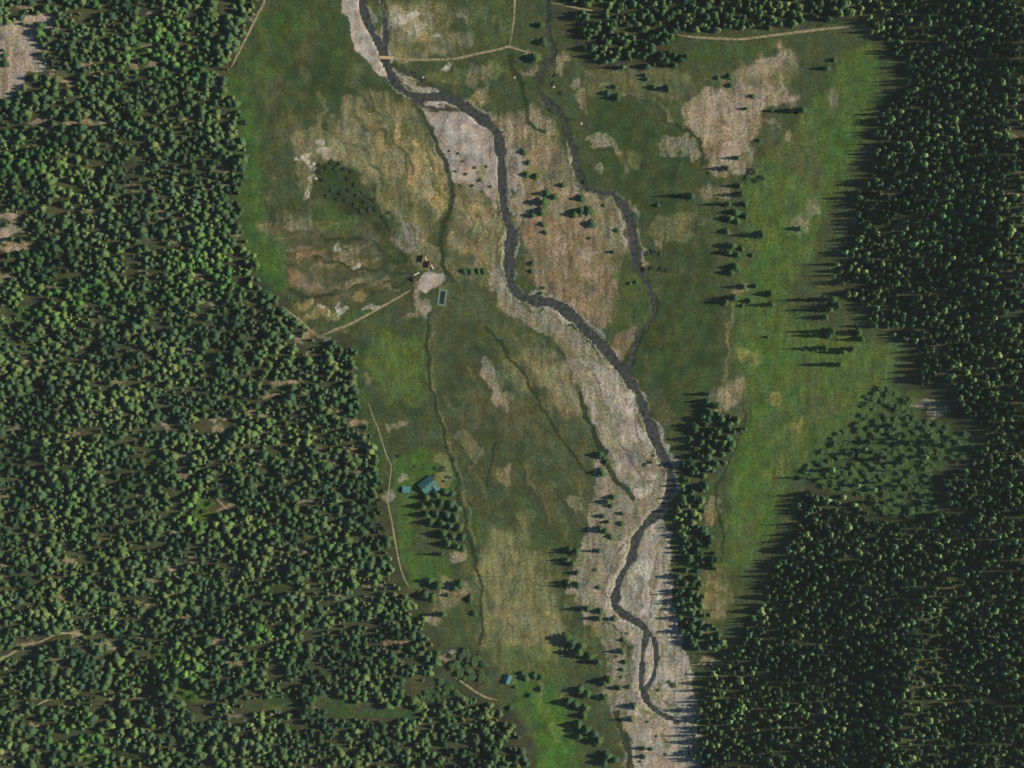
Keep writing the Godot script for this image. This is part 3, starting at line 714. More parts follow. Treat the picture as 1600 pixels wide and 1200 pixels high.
# a conifer of height 1 and crown radius about 1 (scaled when placed): whorls of drooping sprays round a trunk
func conifer(seed_: int, bare: float, power: float, whorls: int, per: int) -> Dictionary:
	var r := RandomNumberGenerator.new()
	r.seed = seed_
	var tr := new_st()
	var lean := Vector3(r.randf_range(-0.16, 0.16), 0, r.randf_range(-0.16, 0.16))
	var lobe_n := 2 + r.randi() % 2
	var lobe_a := r.randf() * TAU
	var lobe_s := r.randf_range(0.12, 0.34)
	cone_tube(tr, Vector3.ZERO, Vector3(0, 0.5, 0) + lean * 0.5, 0.085, 0.055)
	cone_tube(tr, Vector3(0, 0.5, 0) + lean * 0.5, Vector3(0, 0.97, 0) + lean, 0.055, 0.012)
	var st := new_st()
	for w in whorls:
		var t := pow(float(w) / (whorls - 1), 0.9)
		var y := lerpf(bare, 0.985, t)
		var reach := pow(1.0 - t, power) * 0.93 + 0.07
		if t < 0.15: reach *= 0.75 + t * 1.6
		var n := maxi(4, int(per * (0.55 + 0.6 * reach)))
		var turn := r.randf() * TAU
		for k in n:
			var a := turn + TAU * (k + r.randf_range(-0.3, 0.3)) / n
			if r.randf() < 0.1: continue
			var l := reach * r.randf_range(0.5, 1.2) * (1.0 + lobe_s * sin(a * lobe_n + lobe_a + t * 2.0))
			var d := Vector3(cos(a), 0, sin(a))
			var s := Vector3(-d.z, 0, d.x)
			var o := Vector3(0, y + r.randf_range(-0.012, 0.012), 0) + lean * y
			# heights are in tree heights, so sideways and vertical units differ: keep droop small
			var sag := r.randf_range(0.75, 1.2)
			var p1 := o + d * l * 0.5 + Vector3(0, -0.04 * l * sag, 0)
			var p2 := o + d * l + Vector3(0, -0.12 * l * sag, 0)
			var wd := l * r.randf_range(0.3, 0.46) * (7.0 / n)
			var dn := Vector3(0, -0.03 * l, 0)
			var e1 := p1 + s * wd + dn
			var e2 := p1 - s * wd + dn
			var f1 := o + d * l * 0.82 + s * wd * 0.6 + Vector3(0, -0.1 * l * sag, 0) + dn
			var f2 := o + d * l * 0.82 - s * wd * 0.6 + Vector3(0, -0.1 * l * sag, 0) + dn
			tri(st, o, p1, e1)
			tri(st, o, e2, p1)
			tri(st, p1, p2, f1)
			tri(st, p1, f1, e1)
			tri(st, p1, f2, p2)
			tri(st, p1, e2, f2)
	return {"trunk": done(tr), "crown": done(st)}

# a round-headed broadleaf crown of leaf clumps over a forked trunk, height 1, radius about 1
func broadleaf(seed_: int, low: float, clumps: int, size: float, stems: int) -> Dictionary:
	var r := RandomNumberGenerator.new()
	r.seed = seed_
	var tr := new_st()
	var heads: Array = []
	for s in stems:
		var a := TAU * (s + r.randf() * 0.6) / stems
		var rad := 0.0 if stems == 1 else 0.35
		var foot := Vector3(cos(a), 0, sin(a)) * rad * 0.2
		var fork := Vector3(cos(a) * rad, low + 0.12, sin(a) * rad)
		cone_tube(tr, foot, fork, 0.07, 0.045, 5)
		for k in 4:
			var b := TAU * (k + r.randf() * 0.7) / 4.0
			var e := fork + Vector3(cos(b) * 0.45, r.randf_range(0.22, 0.42), sin(b) * 0.45)
			cone_tube(tr, fork, e, 0.04, 0.012, 4)
			heads.append(e)
	var lobes: Array = []
	for k in 9:
		var a := r.randf() * TAU
		var q := sqrt(r.randf()) * 0.62
		lobes.append([Vector3(cos(a) * q, lerpf(low + 0.2, 0.82, r.randf()), sin(a) * q), r.randf_range(0.3, 0.5)])
	var st := new_st()
	for k in clumps:
		var lb: Array = lobes[r.randi() % 9]
		var v := Vector3(r.randfn(), r.randfn(), r.randfn()).normalized() * pow(r.randf(), 0.4)
		var c: Vector3 = lb[0] + Vector3(v.x, v.y * 0.42, v.z) * lb[1]
		for q in 2:
			var u := Vector3(r.randfn(), r.randfn() * 0.5, r.randfn()).normalized() * size * r.randf_range(0.7, 1.3)
			var w := Vector3(r.randfn(), r.randfn() * 0.3, r.randfn()).normalized() * size * r.randf_range(0.5, 1.0)
			u.y *= 0.45
			w.y *= 0.45
			tri(st, c - u, c + w, c + u)
			tri(st, c - u, c + u, c - w)
	return {"trunk": done(tr), "crown": done(st)}

func snag(seed_: int) -> Dictionary:
	var r := RandomNumberGenerator.new()
	r.seed = seed_
	var tr := new_st()
	cone_tube(tr, Vector3.ZERO, Vector3(0.05, 0.55, 0), 0.13, 0.09)
	cone_tube(tr, Vector3(0.05, 0.55, 0), Vector3(0.02, 1.0, 0.05), 0.09, 0.02)
	var st := new_st()
	for k in 46:
		var y := r.randf_range(0.3, 0.97)
		var a := r.randf() * TAU
		var l := (1.05 - y) * r.randf_range(0.9, 1.6)
		var o := Vector3(0.03, y, 0.02)
		var e := o + Vector3(cos(a) * l, 0.01, sin(a) * l)
		cone_tube(st, o, e, 0.05, 0.012, 4)
		cone_tube(st, o.lerp(e, 0.55), o.lerp(e, 0.55) + Vector3(cos(a + 0.9) * l * 0.4, 0.01, sin(a + 0.9) * l * 0.4), 0.03, 0.01, 3)
	return {"trunk": done(tr), "branches": done(st)}

func leaf_mat(c: Color) -> StandardMaterial3D:
	var m := plain(Color.WHITE, 0.75)
	m.albedo_color = c.linear_to_srgb()
	m.metallic_specular = 0.25
	m.backlight_enabled = true
	m.backlight = Color(0.3, 0.34, 0.2)
	return m

# foliage albedos, linear
const PINE_TINTS := [Color(0.042, 0.09, 0.03), Color(0.054, 0.108, 0.035), Color(0.07, 0.118, 0.038), Color(0.044, 0.092, 0.044), Color(0.084, 0.124, 0.044)]

const PLANT_TONES := {"pine_tree": ["dark green", "mid green", "olive green", "bluish green", "yellowish green"], "broadleaf_tree": ["mid green", "fresh green", "dull green", "bright green"], "shrub": ["dark"], "dead_tree": ["grey"]}

func plant(kind: String, variant: int, px: float, py: float, height: float, radius: float, tint: int, label: String, category: String, group: String) -> Node3D:
	var p := at(px, py, -0.1)
	var o := thing(kind, p, rng.randf() * TAU)
	var src: Dictionary = proto[kind][variant % proto[kind].size()]
	for part in src:
		var mi := mesh_node(part, src[part], M[kind][part][tint % M[kind][part].size()], o)
		mi.scale = Vector3(radius, height, radius)
	tag(o, label % PLANT_TONES[kind][tint % PLANT_TONES[kind].size()] if "%s" in label else label, category, group)
	return o

func inside(p: Vector2, polys: Array) -> bool:
	for q in polys:
		if Geometry2D.is_point_in_polygon(p, q): return true
	return false

func poly(a: Array) -> PackedVector2Array:
	var out := PackedVector2Array()
	for i in range(0, a.size(), 2): out.append(Vector2(a[i], a[i + 1]))
	return out

func build_protos() -> void:
	proto["pine_tree"] = []
	for k in 5: proto["pine_tree"].append(conifer(100 + k, 0.16, 0.46 + 0.06 * k, 14, 9))
	for k in 5: proto["pine_tree"].append(conifer(200 + k, 0.1, 0.75 + 0.05 * k, 17, 9))
	proto["broadleaf_tree"] = []
	for k in 4: proto["broadleaf_tree"].append(broadleaf(300 + k, 0.2, 520, 0.095, 1))
	proto["shrub"] = []
	for k in 3: proto["shrub"].append(broadleaf(400 + k, 0.0, 150, 0.17, 3))
	proto["dead_tree"] = []
	for k in 2: proto["dead_tree"].append(snag(500 + k))
	var bark := stone_like(51, Color8(84, 66, 52), Color8(112, 90, 70), 3.0)
	var grey := stone_like(52, Color8(150, 144, 136), Color8(186, 180, 172), 3.0)
	var pines: Array = []
	for c in PINE_TINTS: pines.append(leaf_mat(c))
	M["pine_tree"] = {"trunk": [bark], "crown": pines}
	M["broadleaf_tree"] = {"trunk": [bark], "crown": [leaf_mat(Color(0.094, 0.166, 0.062)), leaf_mat(Color(0.11, 0.185, 0.062)), leaf_mat(Color(0.08, 0.148, 0.062)), leaf_mat(Color(0.084, 0.17, 0.04))]}
	M["shrub"] = {"trunk": [bark], "crown": [leaf_mat(Color(0.045, 0.07, 0.032)), leaf_mat(Color(0.06, 0.09, 0.038)), leaf_mat(Color(0.036, 0.056, 0.03))]}
	M["dead_tree"] = {"trunk": [grey], "branches": [grey]}

# single trees of the valley: x, y, height, crown radius in metres; s = shrub, b = broadleaf, else pine
const STANDS := [
	["small dark pine beside the dirt spur near the bridge road", "pines beside the bridge road", [845,39,9,2.6, 849,66,10,3, 838,92,12,4.2]],
	["pine on the khaki strip just below the northern forest", "pines below the northern forest", [962,136,9,2, 966,152,14,3, 950,146,9,2.6, 1044,139,16,2.6, 1012,124,8,2, 1022,137,9,2.2, 1008,118,8,2]],
	["small pine on the bare tan ground of the eastern meadow's dry rise", "pines on the dry rise", [1122,122,5,1.8, 1141,120,7,2.4, 1142,134,6,2.2, 1176,150,5,2, 1166,170,8,1.8, 1206,173,9,1.6, 1187,220,5,2, 1152,247,15,2.2, 1136,263,20,2.6, 1156,290,16,2.6]],
	["lone tall pine with a long shadow in the upper eastern meadow", "lone pines of the upper eastern meadow", [1254,173,27,3.4, 1292,107,14,2.4, 1304,95,8,2, 1250,357,12,2.4]],
	["small dark pine in the clump beside the creek bank on the tan flat", "pines on the tan flat between two creeks", [818,238,6,2.6, 826,254,5,2, 824,273,7,2.4, 838,276,7,2.8, 880,290,7,2.4, 855,303,14,3.2, 851,316,16,3.4, 847,330,12,3, 866,307,9,2.4, 832,337,10,2.6, 849,350,6,2.2, 852,363,5,2, 847,333,5,2]],
	["rounded dark pine in the loose group on tan grass", "pines in the loose group on tan grass", [908,310,10,3.4, 897,334,11,3.6, 908,330,12,3.8, 921,330,11,3.4, 924,350,9,3, 944,321,3,1.4, 965,360,4,2, 922,372,3,1.4]],
	["tiny dark pine on the reddish dry pasture", "tiny pines on the reddish pasture", [958,394,7,1.8, 832,412,5,2.4, 831,424,5,2, 849,450,4,1.4, 846,458,4,1.4, 985,443,4,1.4, 994,441,4,1.4]],
	["%s pine in the broken north-south row at the tree line", "pines of the tree line row", [1080,306,30,3, 1028,321,6,1.8, 1138,319,25,2.4, 1164,319,12,2.6, 1158,304,22,2, 1150,332,14,3.6, 1142,342,13,3.4, 1152,346,12,3.2, 1166,337,9,2.2, 1190,367,24,2.6, 1136,362,9,2.4, 1146,384,15,3.4, 1138,394,14,3, 1152,398,12,3, 1160,388,9,2, 1150,418,14,3.6, 1142,426,13,3, 1154,423,8,2, 1176,398,5,1.6, 1162,448,17,2.2, 1181,448,9,2, 1148,466,20,3.2, 1134,472,18,3, 1172,470,10,2.2, 1204,459,16,2.4, 1160,478,6,1.8, 1206,476,22,2.4, 1200,527,5,1.8]],
	["tall slim pine casting a long shadow over the bright meadow", "tall pines with long shadows", [1300,468,40,3, 1308,478,30,2.8, 1296,484,34,2.8, 1290,496,24,2.6, 1299,518,36,3, 1294,524,30,2.6, 1342,520,22,2.8, 1346,530,24,2.6, 1288,544,32,2.6, 1331,545,24,2.6, 1318,550,22,2.4, 1311,570,31,2.8]],
	["%s pine on the pink gravel west of the creek", "pines on the pink gravel", [937,711,12,3, 944,714,8,2.4, 941,737,12,3.4, 936,742,6,2, 948,722,6,1.8, 958,777,11,2.6, 950,784,12,2.8, 955,790,8,2.2, 972,802,6,1.6, 943,807,9,1.8, 951,816,8,1.6, 972,818,5,2.4, 946,830,20,2.8, 938,826,14,2.4, 955,838,6,2.4, 901,862,22,2.8, 890,858,16,2.6, 936,861,16,2.2, 896,880,16,3, 886,876,14,2.6, 902,895,11,2]],
	["%s pine in the belt along the meadow's edge below the pink gravel", "pines of the lower valley belt", [902,914,26,3, 888,910,16,2.6, 936,918,4,2, 917,951,20,2.4, 938,955,10,2.6, 936,966,16,2.4, 960,967,10,2.6, 886,998,16,4, 896,1004,18,4.2, 908,1008,17,3.8, 905,1020,20,4, 922,1026,22,3.6, 934,1034,18,3.2, 972,1018,15,2.2, 974,1000,6,1.8, 976,1034,6,2.2, 972,1046,5,2, 952,1062,17,3.2, 944,1066,14,2.8, 968,1075,10,2.2, 982,1073,5,2, 908,1078,14,3.6, 918,1084,15,3.6, 888,1096,15,3.6, 900,1100,18,4, 915,1106,16,3.6, 912,1118,14,3.4, 945,1090,12,3, 990,1103,14,2.4, 986,1124,17,2.4, 903,1132,16,3.6, 915,1140,19,4, 928,1146,18,4, 936,1158,16,3.6, 905,1150,13,3.4, 1006,1169,12,2, 1006,1182,11,2.2, 1018,1170,4,1.6, 950,1180,16,3.6, 962,1186,15,3.4, 945,1192,14,3.4]],
	["%s pine in the dense clump south of the teal-roofed house", "pines south of the house", [668,776,14,3, 682,772,13,3, 696,768,12,3.2, 706,772,10,3, 662,790,16,3.2, 676,788,17,3.4, 690,786,18,3.4, 704,788,14,3.4, 716,794,12,3, 668,804,18,3.2, 682,802,18,3.4, 698,804,16,3.4, 712,810,14,3.2, 674,816,18,3, 690,818,18,3.4, 704,822,18,3.4, 718,824,13,3, 694,834,17,3.2, 708,838,18,3.4, 722,840,12,3, 700,850,15,3, 716,854,13,3, 724,856,9,2.6, 690,866,22,2, 696,838,14,3]],
	["pine beside the tan clearing south of the house lawn", "pines at the lawn's south end", [672,908,14,3.6, 684,914,15,3.4, 664,930,13,3.6, 676,934,14,3.4, 720,913,13,3.6, 712,918,10,2.8, 700,930,7,1.8, 735,936,7,3, 692,960,22,2.8, 742,959,6,2.8]],
	["dark young pine by the little cabin at the valley's south end", "young pines by the little cabin", [816,1052,7,3, 822,1058,7,3, 836,1055,7,2.6, 845,1058,7,2.8, 829,1086,5,2.4, 844,1077,6,3, 806,1074,4,1.8, 797,1106,5,2.6]],
	["dark low pine in the short row east of the farm yard", "low pines east of the yard", [726,424,5,3, 737,425,5,3, 747,424,5,3, 756,423,4,2.4]]]
const SHRUBS := [
	["low dark bush near the teal-roofed house", "bushes near the house", [692,733,3.2,3.6, 684,732,2.8,2.8, 677,743,2.2,2, 698,745,2,1.8, 694,752,2,1.8, 704,746,2,1.6, 624,712,2.6,2.6, 650,729,2,2.2]],
	["green bush growing beside the narrow side creek", "bushes beside the side creek", [1022,394,3.4,3.6, 1012,396,3,3, 1032,396,2.6,2.8, 1034,421,3,3, 1043,422,2.6,2.6, 1008,420,3,3.2, 1018,418,3,3.2, 870,118,2.4,2.6, 866,130,2.6,2.8, 878,146,2.4,2.8, 862,172,2,2.2, 900,262,2,2.2, 915,285,2.4,2.6, 920,296,2,2]],
	["small bush dotted over the mauve gravel bar", "bushes on the mauve gravel bar", [724,252,1.8,1.8, 742,262,2,2, 716,240,1.6,1.6, 760,260,1.8,1.8, 728,272,2,2, 750,282,2.2,2.2, 712,268,1.8,1.8, 738,290,2,2, 766,292,1.8,1.8, 720,290,1.8,1.8, 702,236,1.4,1.4]],
	["small bush on the lower gravel flats beside the creek", "bushes on the lower gravel flats", [1052,1070,2.6,3.2, 1046,1066,2,2.2, 1028,1078,2,2, 1016,1102,1.8,1.8, 964,1026,1.8,1.8, 970,1058,1.8,1.8, 1012,1128,1.6,1.6, 1026,1150,1.6,1.6, 1000,1190,1.8,1.8, 1040,1178,1.6,1.6, 980,990,1.8,1.8, 985,1012,1.6,1.6, 930,890,2,2, 934,918,2,2, 1016,722,2.4,2.6, 1008,726,2,2.2, 1022,712,1.8,2]],
	["olive bush in the dark hollow beside the rocky knoll", "bushes in the dark hollow", [500,268,2.6,3, 512,262,2.6,3.2, 526,262,2.6,3, 540,264,2.6,3, 506,282,2.4,2.8, 520,298,2.4,2.8, 534,302,2.4,3, 548,296,2.6,3, 560,306,2.6,3.2, 572,316,2.4,3, 556,320,2.4,3, 578,328,2.2,2.8, 545,280,2.4,3, 600,340,2,2.4, 610,332,2.2,2.8, 498,258,2.2,2.6, 519,254,2.2,2.6, 533,256,2.4,2.8, 550,268,2.2,2.6, 556,288,2.4,3, 566,300,2.2,2.8, 584,312,2.4,3, 588,326,2.2,2.8, 512,306,2.2,2.6, 528,312,2.2,2.6, 542,314,2.4,2.8, 566,330,2.2,2.8]],
	["dark bush at the edge of the dry rise in the eastern meadow", "bushes at the dry rise", [1190,278,3.6,3.8, 1176,268,3.4,4.2, 1168,276,3.2,3.6, 1182,282,3,3.4, 1108,270,2,2]]]

func build_plants() -> void:
	build_protos()
	var n := 0
	for s in STANDS:
		for i in range(0, s[2].size(), 4):
			var slim: bool = s[2][i + 2] > 5.2 * s[2][i + 3]
			plant("pine_tree", (n % 5) + (5 if slim else (n / 5) % 2 * 5), s[2][i], s[2][i + 1], s[2][i + 2], s[2][i + 3] * 1.45, n * 7 % 4, s[0], "pine tree", s[1])
			n += 1
	for s in SHRUBS:
		for i in range(0, s[2].size(), 4):
			plant("shrub", n, s[2][i], s[2][i + 1], s[2][i + 2], s[2][i + 3], n, s[0], "bush", s[1])
			n += 1
	# broadleaf groves
	var groves := [
		[poly([1358,606, 1400,600, 1425,622, 1430,655, 1475,660, 1530,690, 1500,720, 1450,735, 1470,790, 1430,812, 1370,800, 1335,770, 1300,765, 1245,745, 1262,715, 1290,690, 1340,660]), 12.6, "leafy %s broadleaf tree in the grove at the foot of the eastern slope", "grove at the foot of the eastern slope", 3.4],
		[poly([708,1022, 726,1016, 748,1022, 762,1040, 758,1062, 742,1072, 722,1060, 706,1042]), 9.0, "leafy %s broadleaf tree in the round thicket beside the pale track", "round thicket beside the pale track", 3.4],
		[poly([658,1088, 690,1060, 712,1068, 722,1084, 700,1096, 664,1102]), 10.0, "leafy %s broadleaf tree in the thicket between track and pine forest", "thicket between track and pine forest", 3.2]]
	var k := 0
	for g in groves:
		for p in scatter([g[0]], g[1], 0.6, 71):
			var rr: float = g[4] * rng.randf_range(0.75, 1.2)
			plant("broadleaf_tree", k, p.x, p.y, rr * rng.randf_range(1.3, 1.8), rr, k % 3, ("tall " if rr > g[4] * 1.0 else "small ") + g[2], "broadleaf tree", g[3])
			k += 1
	for c in [[222,34,3.6], [220,46,3.8], [224,58,3.8], [218,70,4], [226,80,3.6], [210,84,3.4], [34,484,3.6], [44,492,3.4], [28,496,3.2], [126,464,3.6], [138,466,3.2], [310,792,3.8], [322,798,3.8], [332,788,3.4], [304,802,3.4], [248,1018,3.4], [256,1028,3.2], [290,1084,3.4], [304,1088,3.4], [318,1084,3.2], [278,1090,3.2], [132,1176,3.4], [140,1186,3.2], [240,712,3.4], [250,720,3.2], [262,728,3], [370,448,3.2], [350,478,3], [265,500,3]]:
		plant("broadleaf_tree", k, c[0], c[1], c[2] * 1.9, c[2], 3, "bright green broadleaf tree among the dark western pines", "broadleaf tree", "bright broadleaf trees among western pines")
		k += 1
	for c in [[140,278,1], [157,40,1], [318,47,1], [146,69,1], [153,121,0], [137,643,0], [184,637,0], [170,775,0], [448,740,0], [540,942,0], [560,957,0], [530,1018,0], [563,1035,0], [432,1113,0], [630,1070,0], [612,1141,0], [288,655,0], [365,1178,0], [60,790,0], [505,785,0]]:
		plant("dead_tree", c[2], c[0], c[1], rng.randf_range(13, 18), 1.7, 0, "bare grey dead tree among the living western pines", "dead tree", "dead trees in the western forest")
	for c in [[1450,163], [1432,149], [1482,155], [1561,345], [1448,342], [1410,398], [1562,330], [1378,720], [1400,735], [1262,746], [1311,748], [1412,805], [1258,872], [1456,1055], [1486,998]]:
		plant("dead_tree", int(c[0]), c[0], c[1], rng.randf_range(20, 26), 1.9, 0, "bare grey dead tree on the dark eastern slope", "dead tree", "dead trees on the eastern slope")
	build_forest(n)

func scatter(polys: Array, cell: float, jit: float, seed_: int) -> PackedVector2Array:
	var r := RandomNumberGenerator.new()
	r.seed = seed_
	var out := PackedVector2Array()
	var lo := Vector2(1e9, 1e9)
	var hi := -lo
	for q in polys:
		for p in q:
			lo = lo.min(p)
			hi = hi.max(p)
	var y := lo.y
	var row := 0
	while y < hi.y:
		var x := lo.x + (cell * 0.5 if row % 2 else 0.0)
		while x < hi.x:
			var p := Vector2(x, y) + Vector2(r.randf_range(-jit, jit), r.randf_range(-jit, jit)) * cell
			if inside(p, polys): out.append(p)
			x += cell
		y += cell * 0.88
		row += 1
	return out

# where fresher green growth stands among the pines: x, y, half width, half height
const FRESH := [[270,80,90,70], [120,470,130,50], [300,800,60,40], [330,420,80,60], [260,1040,80,40], [480,120,40,30], [60,250,60,40], [420,1000,60,40], [120,1150,70,50], [1480,340,60,40]]

func build_forest(n_single: int) -> void:
	var west := poly([-110,-110, 405,-110, 408,0, 388,40, 366,86, 352,118, 362,150, 384,180, 384,250, 378,300, 378,345, 394,390, 406,424, 426,458, 452,484, 478,514, 497,534, 550,538, 561,560, 557,600, 568,650, 582,690, 592,715, 599,760, 600,800, 608,850, 617,895, 630,925, 652,940, 665,965, 674,1000, 690,1028, 672,1052, 650,1084, 665,1104, 700,1100, 735,1086, 768,1098, 800,1126, 815,1160, 832,1200, 850,1310, -110,1310])
	var east := poly([1350,-110, 1350,0, 1356,52, 1392,76, 1418,110, 1408,150, 1372,178, 1362,230, 1366,268, 1342,290, 1334,320, 1336,350, 1345,372, 1322,392, 1304,408, 1296,428, 1306,450, 1330,462, 1346,486, 1362,506, 1405,530, 1428,540, 1442,560, 1424,590, 1440,600, 1480,590, 1500,640, 1540,680, 1510,725, 1470,745, 1486,795, 1432,820, 1368,808, 1330,778, 1296,772, 1262,760, 1246,790, 1248,815, 1234,842, 1222,868, 1206,895, 1194,930, 1176,962, 1156,1000, 1122,1040, 1098,1080, 1086,1120, 1080,1160, 1078,1310, 1730,1310, 1730,-110])
	var north := poly([896,-110, 896,20, 908,50, 914,80, 930,98, 962,106, 1012,108, 1050,108, 1082,100, 1070,80, 1040,70, 1060,44, 1130,50, 1200,44, 1260,36, 1325,30, 1350,20, 1350,-110])
	var strip := poly([1104,612, 1128,640, 1158,650, 1166,672, 1150,692, 1134,730, 1106,742, 1104,790, 1098,820, 1120,850, 1126,892, 1072,892, 1066,850, 1054,812, 1060,780, 1064,730, 1076,690, 1088,650])
	var strip2 := poly([1052,900, 1092,896, 1100,930, 1112,952, 1122,980, 1142,1000, 1132,1030, 1100,1012, 1078,1022, 1062,990, 1056,940])
	var grove := poly([1300,700, 1350,670, 1420,660, 1500,690, 1460,740, 1440,800, 1370,790, 1300,755])
	# openings where no tree stands: x, y, half width, half height
	var gaps := [[18,55,38,20], [40,85,28,40], [10,130,24,30], [65,30,28,10], [12,340,30,8], [15,362,30,10], [22,390,34,7], [222,55,12,34], [38,490,16,12], [132,465,18,8], [317,795,22,15], [250,1022,16,11], [298,1086,34,10], [136,1180,12,14], [435,1100,42,11], [515,1098,22,15], [560,1112,46,11], [630,1112,30,10], [345,660,26,7], [345,672,14,8], [430,618,28,5], [450,597,46,5], [345,1000,12,6], [345,1148,16,6], [20,1022,26,9], [62,1003,26,8], [110,990,30,8], [80,1096,28,7], [232,248,14,5], [235,100,12,7], [208,103,10,7], [240,18,18,5], [60,190,26,8], [150,193,30,6], [115,193,16,6], [256,665,9,9], [565,700,16,6], [568,736,22,5], [562,660,20,5], [110,876,16,5], [165,890,13,5], [68,815,9,11], [240,946,17,5], [300,966,17,4], [190,925,20,4], [240,715,18,14], [350,790,20,16], [1445,630,30,16], [1425,620,20,14], [1492,334,13,9], [1310,1185,15,5], [1200,64,160,4], [1060,76,16,12], [910,14,50,5], [640,1075,12,18], [60,1135,14,7]]
	var gn := FastNoiseLite.new()
	gn.seed = 77
	gn.frequency = 0.022
	gn.fractal_octaves = 3
	var r := RandomNumberGenerator.new()
	r.seed = 9
	var spots: Array = []
	for zone in [[[west], 8.7, 0], [[east], 9.4, 1], [[north], 10.8, 2], [[strip, strip2], 10.8, 2], [[grove], 26.0, 1]]:
		for p in scatter(zone[0], zone[1], 0.62, 61 + zone[2]):
			var skip := false
			for g in gaps:
				var dx: float = (p.x - g[0]) / g[2]
				var dy: float = (p.y - g[1]) / g[3]
				if dx * dx + dy * dy < 1.0:
					skip = true
					break
			if skip: continue
			var d := gn.get_noise_2d(p.x, p.y)
			if zone[2] == 0 and d < -0.24 and r.randf() < 0.75: continue
			if zone[2] == 1 and d < -0.28 and r.randf() < 0.5: continue
			if r.randf() < 0.05: continue
			var rad := 3.3
			var hgt := 15.0
			var slim := 0
			if zone[2] == 0:
				rad = 1.7 + 3.4 * pow(r.randf(), 1.5) + d * 1.0 + 1.6 * gn.get_noise_2d(p.x * 0.5 + 900.0, p.y * 0.5)
				rad = maxf(rad, 1.3)
				hgt = 6.0 + rad * r.randf_range(1.2, 2.4)
				slim = 5 if r.randf() < 0.25 else 0
			elif zone[2] == 1:
				rad = 1.5 + 2.4 * pow(r.randf(), 1.2)
				hgt = r.randf_range(12, 27)
				slim = 5 if r.randf() < 0.75 else 0
			else:
				rad = r.randf_range(2.2, 4.6)
				hgt = r.randf_range(12, 20)
				slim = 5 if r.randf() < 0.5 else 0
			spots.append([p, rad, hgt, slim + r.randi() % 5, zone[2], r.randf(), r.randf()])
	# the largest crowns in the picture stand as single trees, the rest is the forest mass
	var order: Array = []
	for s in spots:
		if s[0].x > 6 and s[0].x < 1594 and s[0].y > 6 and s[0].y < 1194: order.append(s)
	order.sort_custom(func(a, b): return a[1] > b[1])
	var names := [["large %s pine crown standing out in the western forest", "large pines of the western forest"], ["large %s pine crown standing out on the eastern slope", "large pines of the eastern slope"], ["large %s pine crown standing out in the northern wood", "large pines of the northern wood"], ["large %s pine crown in the belt between creek and eastern meadow", "large pines of the creek belt"]]
	var single := {}
	for i in mini(maxi(0, 296 - n_pines()), order.size()):
		var s: Array = order[i]
		single[s] = true
		plant("pine_tree", s[3], s[0].x, s[0].y, s[2], s[1], mini(4, int(s[5] * 5.0)), names[3 if s[4] == 2 and s[0].y > 200.0 else s[4]][0], "pine tree", names[3 if s[4] == 2 and s[0].y > 200.0 else s[4]][1])
	var forest := Node3D.new()
	forest.name = "forest"
	add_child(forest)
	tag(forest, "dense dark green pine forest covering both valley sides", "forest", "", "stuff")
	var lots: Array = [[], [], [], [], [], [], [], [], [], []]
	for s in spots:
		if not single.has(s): lots[s[3]].append(s)
	for v in 10:
		var mm := MultiMesh.new()
		mm.transform_format = MultiMesh.TRANSFORM_3D
		mm.use_colors = true
		var both := ArrayMesh.new()
		var src: Dictionary = proto["pine_tree"][v]
		both.add_surface_from_arrays(Mesh.PRIMITIVE_TRIANGLES, (src["trunk"] as ArrayMesh).surface_get_arrays(0))
		both.add_surface_from_arrays(Mesh.PRIMITIVE_TRIANGLES, (src["crown"] as ArrayMesh).surface_get_arrays(0))
		both.surface_set_material(0, M["pine_tree"]["trunk"][0])
		var fm := leaf_mat(Color.WHITE)
		fm.vertex_color_use_as_albedo = true
		both.surface_set_material(1, fm)
		mm.mesh = both
		mm.instance_count = lots[v].size()
		for i in lots[v].size():
			var s: Array = lots[v][i]
			var b := Basis(Vector3.UP, s[5] * TAU).scaled_local(Vector3(s[1], s[2], s[1]))
			mm.set_instance_transform(i, Transform3D(b, at(s[0].x, s[0].y, -0.1)))
			var c: Color = PINE_TINTS[int(s[6] * 4.99)]
			var w: float = 0.75 + 0.6 * s[5] * s[5] + ((1.3 if s[6] * 7.0 - floorf(s[6] * 7.0) > 0.7 else -0.1) if s[4] == 1 else 0.22)  # eastern slope: some crowns get brighter foliage colour to imitate sunlit tips
			# stands of one age and kind share a tone
			var stand := gn.get_noise_2d(s[0].x * 0.35 + 4000.0, s[0].y * 0.35)
			var fresh := 0.0
			for z in FRESH:
				fresh = maxf(fresh, 1.0 - Vector2((s[0].x - z[0]) / z[2], (s[0].y - z[1]) / z[3]).length())
			w *= 1.0 + 0.9 * stand
			fresh = clampf(fresh * 1.6, 0.0, 1.0) * s[5]
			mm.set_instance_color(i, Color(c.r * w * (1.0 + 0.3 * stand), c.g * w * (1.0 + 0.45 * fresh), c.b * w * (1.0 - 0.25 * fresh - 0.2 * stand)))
		var o := MultiMeshInstance3D.new()
		o.name = "pine_mass"
		o.multimesh = mm
		forest.add_child(o, true)
	print("forest trees ", spots.size())

func n_pines() -> int:
	return used.get("pine_tree", -1) + 1

# ---------------------------------------------------------------- ground cover: tufts and stones too many to count
func tuft_mesh() -> ArrayMesh:
	var r := RandomNumberGenerator.new()
	r.seed = 81
	var st := new_st()
	for k in 9:
		var a := TAU * k / 9.0 + r.randf() * 0.4
		var d := Vector3(cos(a), 0, sin(a))
		var s := Vector3(-d.z, 0, d.x) * 0.22
		var tip := d * r.randf_range(0.6, 1.0) + Vector3(0, r.randf_range(0.5, 1.0), 0)
		tri(st, d * 0.08 - s, d * 0.08 + s, tip)
	return done(st)

